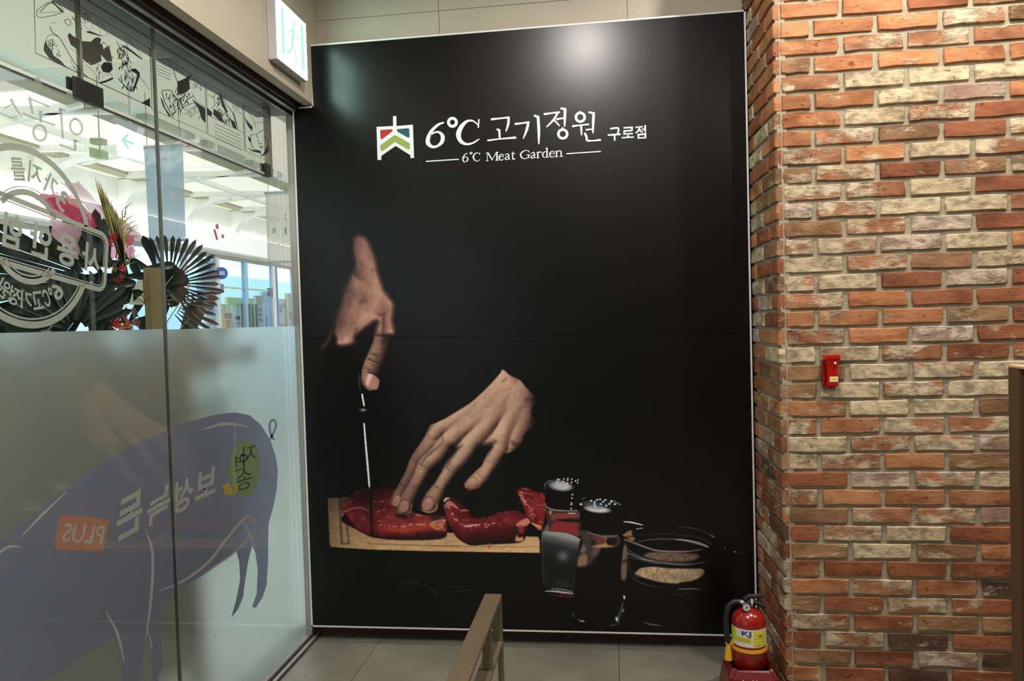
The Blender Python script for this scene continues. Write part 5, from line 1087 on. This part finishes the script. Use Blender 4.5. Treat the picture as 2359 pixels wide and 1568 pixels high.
bm = bmesh.new(); a = Vector(WF(310, 617)); c_ = Vector(WF(341, 615)); box(bm, .035, .06, a.y, c_.y, -0.0, a.z); obj('stake', bm, mat('raw_timber', (150, 130, 94), .7, var=.15, scale=6, stretch=(1, 1, .1)), wr)
paper = mat('white_paper', (226, 224, 216), .7)
f = Flat(lambda p, q: tuple(Vector(WF(p, q))+Vector((.028, 0, 0))), XN, .002); f.poly([(301, 645), (350, 644), (345, 702), (281, 702), (290, 670)]); f.done('paper_tag', paper, wr)
def gauze(pts, m_, dx, wave):
    """crumpled see-through cloth"""
    b = bmesh.new(); q = np.array(pts, float); n = 9; rows = []
    for i in range(n):
        u = i/(n-1); l = q[0]*(1-u)+q[3]*u; r_ = q[1]*(1-u)+q[2]*u; row = []
        for j in range(n):
            v = j/(n-1); p = l*(1-v)+r_*v; row.append(b.verts.new(Vector(WF(*p))+Vector((dx+wave*math.sin(9*v+4*u)+wave*.6*math.sin(15*u-3*v), wave*.5*math.sin(11*u), wave*.6*math.cos(12*v)))))
        rows.append(row)
    for i in range(n-1):
        for j in range(n-1): b.faces.new((rows[i][j], rows[i+1][j], rows[i+1][j+1], rows[i][j+1]))
    o = obj('gauze', b, m_, wr, smooth=True); return o
pk1 = mat_film('pink_gauze', (240, 92, 132), .6, .12); pk2 = mat_film('pale_pink_gauze', (248, 196, 212), .6, .22)
gauze([(92, 460), (176, 450), (266, 524), (205, 522)], pk1, -.02, .006); gauze([(108, 450), (160, 442), (240, 500), (150, 500)], pk1, -.05, .008); gauze([(130, 500), (208, 522), (200, 600), (140, 540)], pk2, -.03, .006)
gauze([(180, 420), (220, 416), (330, 524), (262, 500)], pk2, -.07, .007); gauze([(250, 460), (322, 508), (362, 545), (300, 540)], pk2, -.06, .006); gauze([(255, 530), (352, 540), (355, 590), (260, 600)], pk1, -.08, .008)
gauze([(200, 525), (262, 527), (258, 560), (215, 560)], pk1, -.06, .006)
# dried palm leaf and thin fronds
palm = mat('dried_palm', (176, 158, 92), .6, var=.25, scale=20, stretch=(1, 6, 6))
for k in range(15):
    t = k/14; b = bmesh.new(); a0 = (214+t*48, 414+t*62); tip = (204+t*58-6*math.sin(PI*t), 408+t*60+2); base = (268+3*t, 600+t*20)
    P0, P1, P2 = Vector(WF(*base)), Vector(WF(252+14*t-22*(1-t), 500+t*14)), Vector(WF(206+t*54, 409+t*92)); r0 = .009
    vs = []
    for i in range(7):
        u = i/6; p = P0*(1-u)**2+P1*2*u*(1-u)+P2*u*u; w = r0*math.sin(PI*(.15+.85*u)**.8)*1.0+.0008
        vs.append((b.verts.new(p+Vector((.02+.004*(k % 3), -w, 0))), b.verts.new(p+Vector((.02+.004*(k % 3), w, .002)))))
    for i in range(6): b.faces.new((vs[i][0], vs[i+1][0], vs[i+1][1], vs[i][1]))
    obj('palm_blade', b, palm, wr)
for k in range(26):
    b = bmesh.new(); bx_ = rl.uniform(262, 285); by_ = rl.uniform(500, 640); a = math.radians(rl.uniform(20, 100)); L = rl.uniform(24, 62)
    p0 = Vector(WF(bx_, by_)); p1 = Vector(WF(bx_+L*.5*math.cos(a), by_-L*.6*math.sin(a))); p2 = Vector(WF(bx_+L*math.cos(a*.8), by_-L*math.sin(a*.8)))
    off = Vector((.01+rl.uniform(-.02, .02), 0, 0)); tube(b, [p0+off, p1+off, p2+off], [.0024, .0018, .0006], 5); obj('frond', b, palm, wr)
# stems of wire
for q in ([(350, 665), (380, 632), (412, 612)], [(360, 692), (420, 691), (438, 700)], [(352, 755), (395, 690), (415, 655)], [(300, 680), (320, 700), (340, 728)], [(385, 720), (400, 700), (440, 690), (445, 710)], [(390, 760), (412, 735)]):
    b = bmesh.new(); tube(b, [Vector(WF(*p))+Vector((.045, 0, 0)) for p in crom(q, 4)], .0022, 6); obj('stem', b, palm, wr)
# flowers
def flower_mesh(n, col, name):
    b = bmesh.new(); r_ = random.Random(n)
    for layer, (nn, rr, lift) in enumerate(((7, 1.0, .0), (6, .72, .18), (5, .42, .34))):
        for k in range(nn):
            a = 2*PI*k/nn+layer*.4; v = [b.verts.new((rr*u*math.cos(a+s), rr*u*math.sin(a+s), lift+.25*u*u)) for u, s in ((.05, 0), (.6, .42), (1.0, .12), (1.0, -.12), (.6, -.42))]
            b.faces.new(v)
    me = bpy.data.meshes.new(name); b.to_mesh(me); b.free(); me.materials.append(mat('petal_%d_%d_%d' % col, col, .5, var=.2, scale=4)); return me
FL = [flower_mesh(3, (196, 30, 40), 'flower'), flower_mesh(4, (150, 24, 36), 'flower'), flower_mesh(5, (226, 122, 34), 'flower'), flower_mesh(6, (120, 66, 24), 'flower')]
for (px, py, s_, k) in ((256, 640, .022, 0), (262, 622, .018, 0), (250, 652, .017, 1), (244, 705, .024, 1), (262, 728, .024, 1), (250, 745, .02, 0), (272, 742, .024, 2), (262, 756, .02, 2), (290, 722, .024, 3), (284, 748, .024, 2), (298, 742, .018, 3), (240, 730, .02, 1), (276, 712, .018, 0), (232, 690, .016, 1), (230, 560, .02, 1), (246, 545, .018, 0)):
    o = bpy.data.objects.new('flower', FL[k]); C.objects.link(o); o.parent = wr; o.location = Vector(WF(px, py))+Vector((.03, 0, 0)); o.scale = (s_,)*3; o.rotation_euler = (rl.uniform(-.4, .4), PI/2+rl.uniform(-.4, .4), rl.uniform(0, 6))
bx('light_blocking_board', (-.045, -.030, -1.0, .55, .12, 1.40), mat('light_blocking_board', (96, 84, 68), .7, var=.15, scale=4), wr)  # unseen board added to block light behind the left of the film
# easel legs of the wreath
for px in (120, 330):
    bm = bmesh.new(); a = Vector(WF(px, 760)); tube(bm, [(-.02, a.y, a.z), (-.05, a.y, 0)], .014, 8); obj('easel_leg', bm, mat('raw_timber', (168, 142, 98), .7), wr)
# ================================================================== lit exit sign on the bulkhead
XF = -1.248
ex = thing('exit_sign', 'glowing white and pale green emergency exit sign on the beige bulkhead', 'sign', (XBK, 3.0, 2.5))
q = [onX(*p, XF) for p in ((642.7, 134), (708.7, 182), (703, 55))]
y0, y1, z0, z1 = q[0][1], q[1][1], (q[0][2]+q[1][2])/2, q[2][2]
EL = lambda y, z, X=XF: (X-ex.location.x, y-ex.location.y, z-ex.location.z)
a, c_ = EL(y0, z0, XBK+.0005), EL(y1, z1, XF-.004)
bx('housing', (a[0], c_[0], a[1]-.006, c_[1]+.006, a[2]-.008, c_[2]+.006), mat('sign_housing', (196, 194, 196), .4), ex, .003)
a2 = EL(y0, z0)
bx('lit_face', (c_[0], a2[0], a[1], c_[1], a[2], c_[2]), mat_glow('exit_glow', (206, 255, 240), SIGN_E), ex)
EFm = mat_glow('exit_green', (196, 250, 234), 1.0)
EFn = lambda u, v: (a2[0]+.0006, a[1]+(c_[1]-a[1])*u, a[2]+(c_[2]-a[2])*v)
f = Flat(EFn, XN); f.stroke([(.16, .12), (.16, .9)], .05, 0, round_=False); f.stroke([(.84, .1), (.84, .92)], .06, 0, round_=False)
f.ell((.56, .80), .05, .055); f.stroke([(.54, .7), (.5, .55), (.46, .42)], [.05, .055, .045], 3); f.stroke([(.46, .42), (.58, .3), (.6, .14)], .03, 2); f.stroke([(.46, .42), (.4, .26), (.28, .22)], .03, 2); f.stroke([(.54, .68), (.66, .56), (.72, .62)], .022, 2); f.stroke([(.52, .68), (.4, .6), (.36, .48)], .022, 2); f.done('pictogram', EFm, ex)
# ================================================================== ceiling downlights (above the frame)
def downlight(x, y, label, w=1.0):
    t = thing('downlight', label, 'lamp', (x, y, CEIL), group='ceiling downlights')
    bm = bmesh.new(); lathe(bm, [(.062, 0), (.062, -.008), (.050, -.010), (.047, 0)], 24, cap=False); obj('trim_ring', bm, white_t, t)
    bm = bmesh.new(); lathe(bm, [(.046, -.002), (.046, -.004)], 24); obj('lens', bm, mat_glow('lamp_lens', (255, 226, 188), 14), t)
    l = bpy.data.lights.new('downlight_beam', 'SPOT'); l.energy = LAMP_W*w; l.color = (1.0, .945, .87); l.spot_size = math.radians(172); l.spot_blend = .45; l.shadow_soft_size = .05
    o = bpy.data.objects.new('downlight_beam', l); C.objects.link(o); o.parent = t; o.location = (0, 0, -.012)
for i, (x, y, lb, w) in enumerate(((-.10, 1.25, 'round downlight in the ceiling close to the black poster', .88), (1.2, 2.12, 'round downlight in the ceiling in front of the brick wall', .8), (2.7, 2.0, 'round downlight at the far end of the brick wall', .5), (1.4, -.6, 'round downlight above the room centre', .12), (2.8, -1.6, 'round downlight in the rear corner of the room', .12), (.1, -1.9, 'round downlight near the rear wall', .12))): downlight(x, y, lb, w)
# ================================================================== fire extinguisher on its stand
EX, EY = .498, 2.90
red = mat('red_enamel', (150, 26, 17), .22, spec=.6); redp = mat('red_plastic', (108, 18, 22), .3); blk = mat('black_rubber', (22, 22, 24), .5); chrome = mat('chrome', (200, 200, 200), .2, .9); yel = mat('yellow_strap', (226, 168, 36), .45)
sd = thing('extinguisher_stand', 'dark red plastic stand with gold lettering under the fire extinguisher', 'stand', (EX, EY, 0))
bm = bmesh.new()
for (h0, z0), (h1, z1) in zip(((.100, 0), (.100, .02), (.088, .095), (.074, .118), (.070, .122)), ((.100, .02), (.088, .095), (.074, .118), (.070, .122), (.066, .112))):
    r0 = [bm.verts.new((sx*h0, sy*h0, z0)) for sx, sy in ((-1, -1), (1, -1), (1, 1), (-1, 1))]; r1 = [bm.verts.new((sx*h1, sy*h1, z1)) for sx, sy in ((-1, -1), (1, -1), (1, 1), (-1, 1))]
    for i in range(4): bm.faces.new((r0[i], r0[(i+1) % 4], r1[(i+1) % 4], r1[i]))
bmesh.ops.remove_doubles(bm, verts=list(bm.verts), dist=1e-5)
es = [e for e in bm.edges if abs(e.verts[0].co.z-e.verts[1].co.z) > .002]; bmesh.ops.bevel(bm, geom=es, offset=.012, segments=3, affect='EDGES')
obj('stand_body', bm, redp, sd)
gold = mat('gold_letter', (226, 200, 140), .4)
FSn = lambda u, v: (u, -.0985+.012*v/.075-.0008 if False else -(.1-.012*(v-.02)/.075)-.0008, v)
for k, ch in enumerate('소화기'): lettering('stand_letter', ch, FSn, (0, -1, 0), (-.056+k*.040, .056), (-.022+k*.040, .056), (-.056+k*.040, .0935), gold, sd, bold=.02)
fe = thing('fire_extinguisher', 'red fire extinguisher with yellow label and black hose at the corner of the brick wall', 'extinguisher', (EX, EY, .112))
RT = .0625
bm = bmesh.new(); prof = [(.03, 0), (RT-.006, .0), (RT, .008), (RT, .165)]+[(RT*math.cos(a_), .165+.056*math.sin(a_)) for a_ in [k*PI/2/9 for k in range(1, 8)]]+[(.016, .222), (.016, .228)]
lathe(bm, prof, 40); obj('tank', bm, red, fe, smooth=True)
def sleeve(name, z0, z1, a0, a1, r_, m_, n=26):
    b = bmesh.new(); L = [(b.verts.new((r_*math.cos(a0+(a1-a0)*k/n), r_*math.sin(a0+(a1-a0)*k/n), z0)), b.verts.new((r_*math.cos(a0+(a1-a0)*k/n), r_*math.sin(a0+(a1-a0)*k/n), z1))) for k in range(n+1)]
    for p, q_ in zip(L, L[1:]): b.faces.new((p[0], q_[0], q_[1], p[1]))
    return obj(name, b, m_, fe, smooth=True)
A = lambda d: math.radians(d)
lbl = mat('label_yellow', (222, 208, 52), .4); lw = mat('label_white', (222, 220, 214), .4); blu = mat('label_blue', (34, 56, 150), .4); lgr = mat('label_grey', (120, 112, 70), .5)
sleeve('label_base', .090, .156, A(-186), A(-4), RT+.0004, lw); sleeve('label_panel', .094, .152, A(-86), A(-38), RT+.0008, lbl); sleeve('label_panel', .106, .152, A(-176), A(-146), RT+.0008, lbl); sleeve('label_panel', .106, .126, A(-146), A(-90), RT+.0008, lbl)
for k in range(4): sleeve('label_text', .098+.012*k, .0995+.012*k, A(-82), A(-44), RT+.0010, lgr)
sleeve('label_text', .128, .134, A(-66), A(-54), RT+.0011, lgr)
for k in range(3): sleeve('label_text', .110+.005*k, .1115+.005*k, A(-142), A(-96), RT+.0010, lgr)
def cyl(u, v): return ((RT+.0012)*math.cos(A(u)), (RT+.0012)*math.sin(A(u)), v)
me = lettering('label_letter', 'KJ', cyl, (0, 0, 0), (-124, .127), (-92, .127), (-124, .150), blu, fe, bold=.03)
bm = bmesh.new(); n = 40; L = []
for k in range(n+1):
    a_ = A(-200+k*220/n); L.append([bm.verts.new((r_*math.cos(a_), r_*math.sin(a_), z_)) for r_, z_ in ((RT+.0005, .068), (RT+.0035, .068), (RT+.0035, .080), (RT+.0005, .080))])
for p, q_ in zip(L, L[1:]):
    for i in range(4): bm.faces.new((p[i], q_[i], q_[(i+1) % 4], p[(i+1) % 4]))
strap = obj('strap', bm, yel, fe)
bm = bmesh.new(); box(bm, -.088, -.060, -.018, .002, .078, .092, .002); obj('strap_clip', bm, yel, strap)
bm = bmesh.new(); lathe(bm, [(.008, .0), (.016, -.062), (.0135, -.064)], 16, (-.078, -.010, .084)); obj('nozzle_cone', bm, yel, fe)
bm = bmesh.new(); tube(bm, crom([(-.026, -.004, .238), (-.052, -.006, .240), (-.074, -.008, .222), (-.084, -.010, .180), (-.084, -.010, .130), (-.078, -.010, .086)], 5), .0105, 14); obj('hose', bm, blk, fe, smooth=True)
bm = bmesh.new(); tube(bm, [(-.004, -.004, .236), (-.016, -.004, .237), (-.034, -.004, .240)], [.007, .010, .011], 14); obj('hose_coupling', bm, chrome, fe, smooth=True)
bm = bmesh.new(); lathe(bm, [(.018, .222), (.018, .236), (.014, .246), (.010, .252)], 20); obj('valve', bm, blk, fe)
bm = bmesh.new(); tube(bm, [(-.012, -.020, .230), (-.012, -.034, .230)], .0145, 20); gg = obj('gauge', bm, chrome, fe)
bm = bmesh.new(); tube(bm, [(-.012, -.0342, .230), (-.012, -.0352, .230)], .0118, 20); obj('gauge_face', bm, mat('dial', (196, 196, 190), .3), gg)
f = Flat(lambda u, v: (-.012+u, -.0355, .230+v), (0, -1, 0)); f.stroke([(-.004, -.005), (.004, .006)], .0009, 0); f.ell((0, 0), .0025, .0025); f.done('gauge_needle', blk, gg)
bm = bmesh.new(); tube(bm, crom([(-.014, -.004, .250), (.002, -.006, .262), (.022, -.008, .264), (.056, -.010, .268)], 4), [.010]*5+[.008]*5+[.0062]*3, 10); obj('top_lever', bm, blk, fe)
bm = bmesh.new(); tube(bm, [(.010, -.006, .244), (.034, -.008, .236), (.062, -.010, .224)], [.010, .0085, .007], 10); obj('carry_handle', bm, blk, fe)
bm = bmesh.new(); box(bm, .006, .016, -.018, -.014, .238, .256, .001); box(bm, .0095, .0125, -.0175, -.0145, .226, .238); obj('safety_tag', bm, mat('cream_tag', (206, 196, 172), .5), fe)
# ================================================================== emergency torch on the brick wall
tq = [onY(*p, 2.835) for p in ((1901, 892), (1932, 892), (1938, 820), (1903, 818))]
et = thing('emergency_torch', 'small red emergency torch hung on the brick wall', 'torch', (tq[0][0]+.024, YB-.001, tq[0][2]))
rp = mat('torch_red', (170, 22, 12), .3, spec=.5)
bm = bmesh.new(); H_ = .116
prof = [(.0, .020, .022), (.008, .023, .025), (.040, .0215, .024), (.070, .022, .024), (.092, .026, .027), (.098, .0275, .028)]
rings = []
for z_, hw_, dp in prof: rings.append([bm.verts.new(p) for p in ((-hw_, -.006, z_), (-hw_+.006, -dp-.008, z_), (hw_-.006, -dp-.008, z_), (hw_, -dp-.002, z_), (hw_, -.006, z_))])
for r0, r1 in zip(rings, rings[1:]):
    for i in range(5): bm.faces.new((r0[i], r0[(i+1) % 5], r1[(i+1) % 5], r1[i]))
bm.faces.new(rings[0][::-1]); bm.faces.new(rings[-1]); obj('torch_body', bm, rp, et)
bm = bmesh.new(); box(bm, -.0265, .0295, -.037, -.006, .0985, .118, .004); obj('torch_head', bm, rp, et)
bm = bmesh.new(); box(bm, -.031, -.021, -.024, .0, .004, .100, .002); obj('holder', bm, mat('holder_red', (120, 14, 12), .35), et)
bm = bmesh.new(); tube(bm, [(.010, -.036, .088), (.010, -.0385, .088)], .0042, 14); obj('indicator', bm, mat('lens_cream', (230, 222, 206), .3), et)
bx('sticker', (-.009, .020, -.0338, -.0330, .020, .039), mat('sticker_white', (224, 218, 206), .5), et); bx('sticker_print', (-.006, .016, -.0342, -.0338, .026, .035), mat('sticker_yellow', (222, 200, 60), .5), et)
bx('base_catch', (-.004, .010, -.028, -.016, -.004, .001), blk, et)
# ================================================================== low rail in the foreground
railm = mat('brushed_brown_metal', (116, 102, 80), .42, .35, var=.12, scale=18, stretch=(1, .15, 1))
rl_ = thing('low_rail', 'low brown flat-bar rail standing on the tiled floor in front of the poster', 'railing', (-.36, 2.2, 0))
ZR = onY(1117, 1366, 2.2)[2]
bx('top_bar', (-.028, .024, -1.9, .0, ZR-.014, ZR), railm, rl_, .003); bx('lower_bar', (-.018, .024, -1.9, -.010, ZR-.150, ZR-.136), railm, rl_, .002)
for y in (-.012, -.20, -.80, -1.40, -1.89): bx('upright', (-.004, .024, y-.006, y+.006, ZR-.136, ZR-.014), railm, rl_, .001)
for y in (-.008, -1.88): bx('leg', (.008, .024, y-.008, y+.008, 0, ZR-.150 if y < -.1 else ZR-.014), railm, rl_, .001)
for y in (-.008, -1.88): bx('foot_plate', (-.03, .05, y-.03, y+.03, 0, .006), railm, rl_)
# ================================================================== wooden partition at the right
pt = thing('wooden_partition', 'brown wooden partition end at the right edge, in front of the bricks', 'partition', (.94, 1.8, 0))
pq = onY(2322, 840, 1.95); XPp = pq[0]; ZPp = pq[2]
YF = XPp*(1.9/onY(2346, 842, 1.9)[0])
wdm = mat('partition_wood_shaded', (82, 58, 36), .45, var=.22, scale=6, stretch=(1, 1, .06)); wdm2 = mat('partition_wood_lit', (150, 96, 54), .4, var=.2, scale=6, stretch=(1, 1, .06))  # one wood in two tones: shaded post and lit front put into colour
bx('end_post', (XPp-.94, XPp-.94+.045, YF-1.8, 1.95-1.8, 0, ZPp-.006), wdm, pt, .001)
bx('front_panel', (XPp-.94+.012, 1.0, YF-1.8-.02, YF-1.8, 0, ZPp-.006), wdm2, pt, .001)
bx('cap', (XPp-.94, 1.0, YF-1.8-.02, 1.95-1.8, ZPp-.006, ZPp), mat('partition_cap', (196, 160, 116), .4), pt, .001)
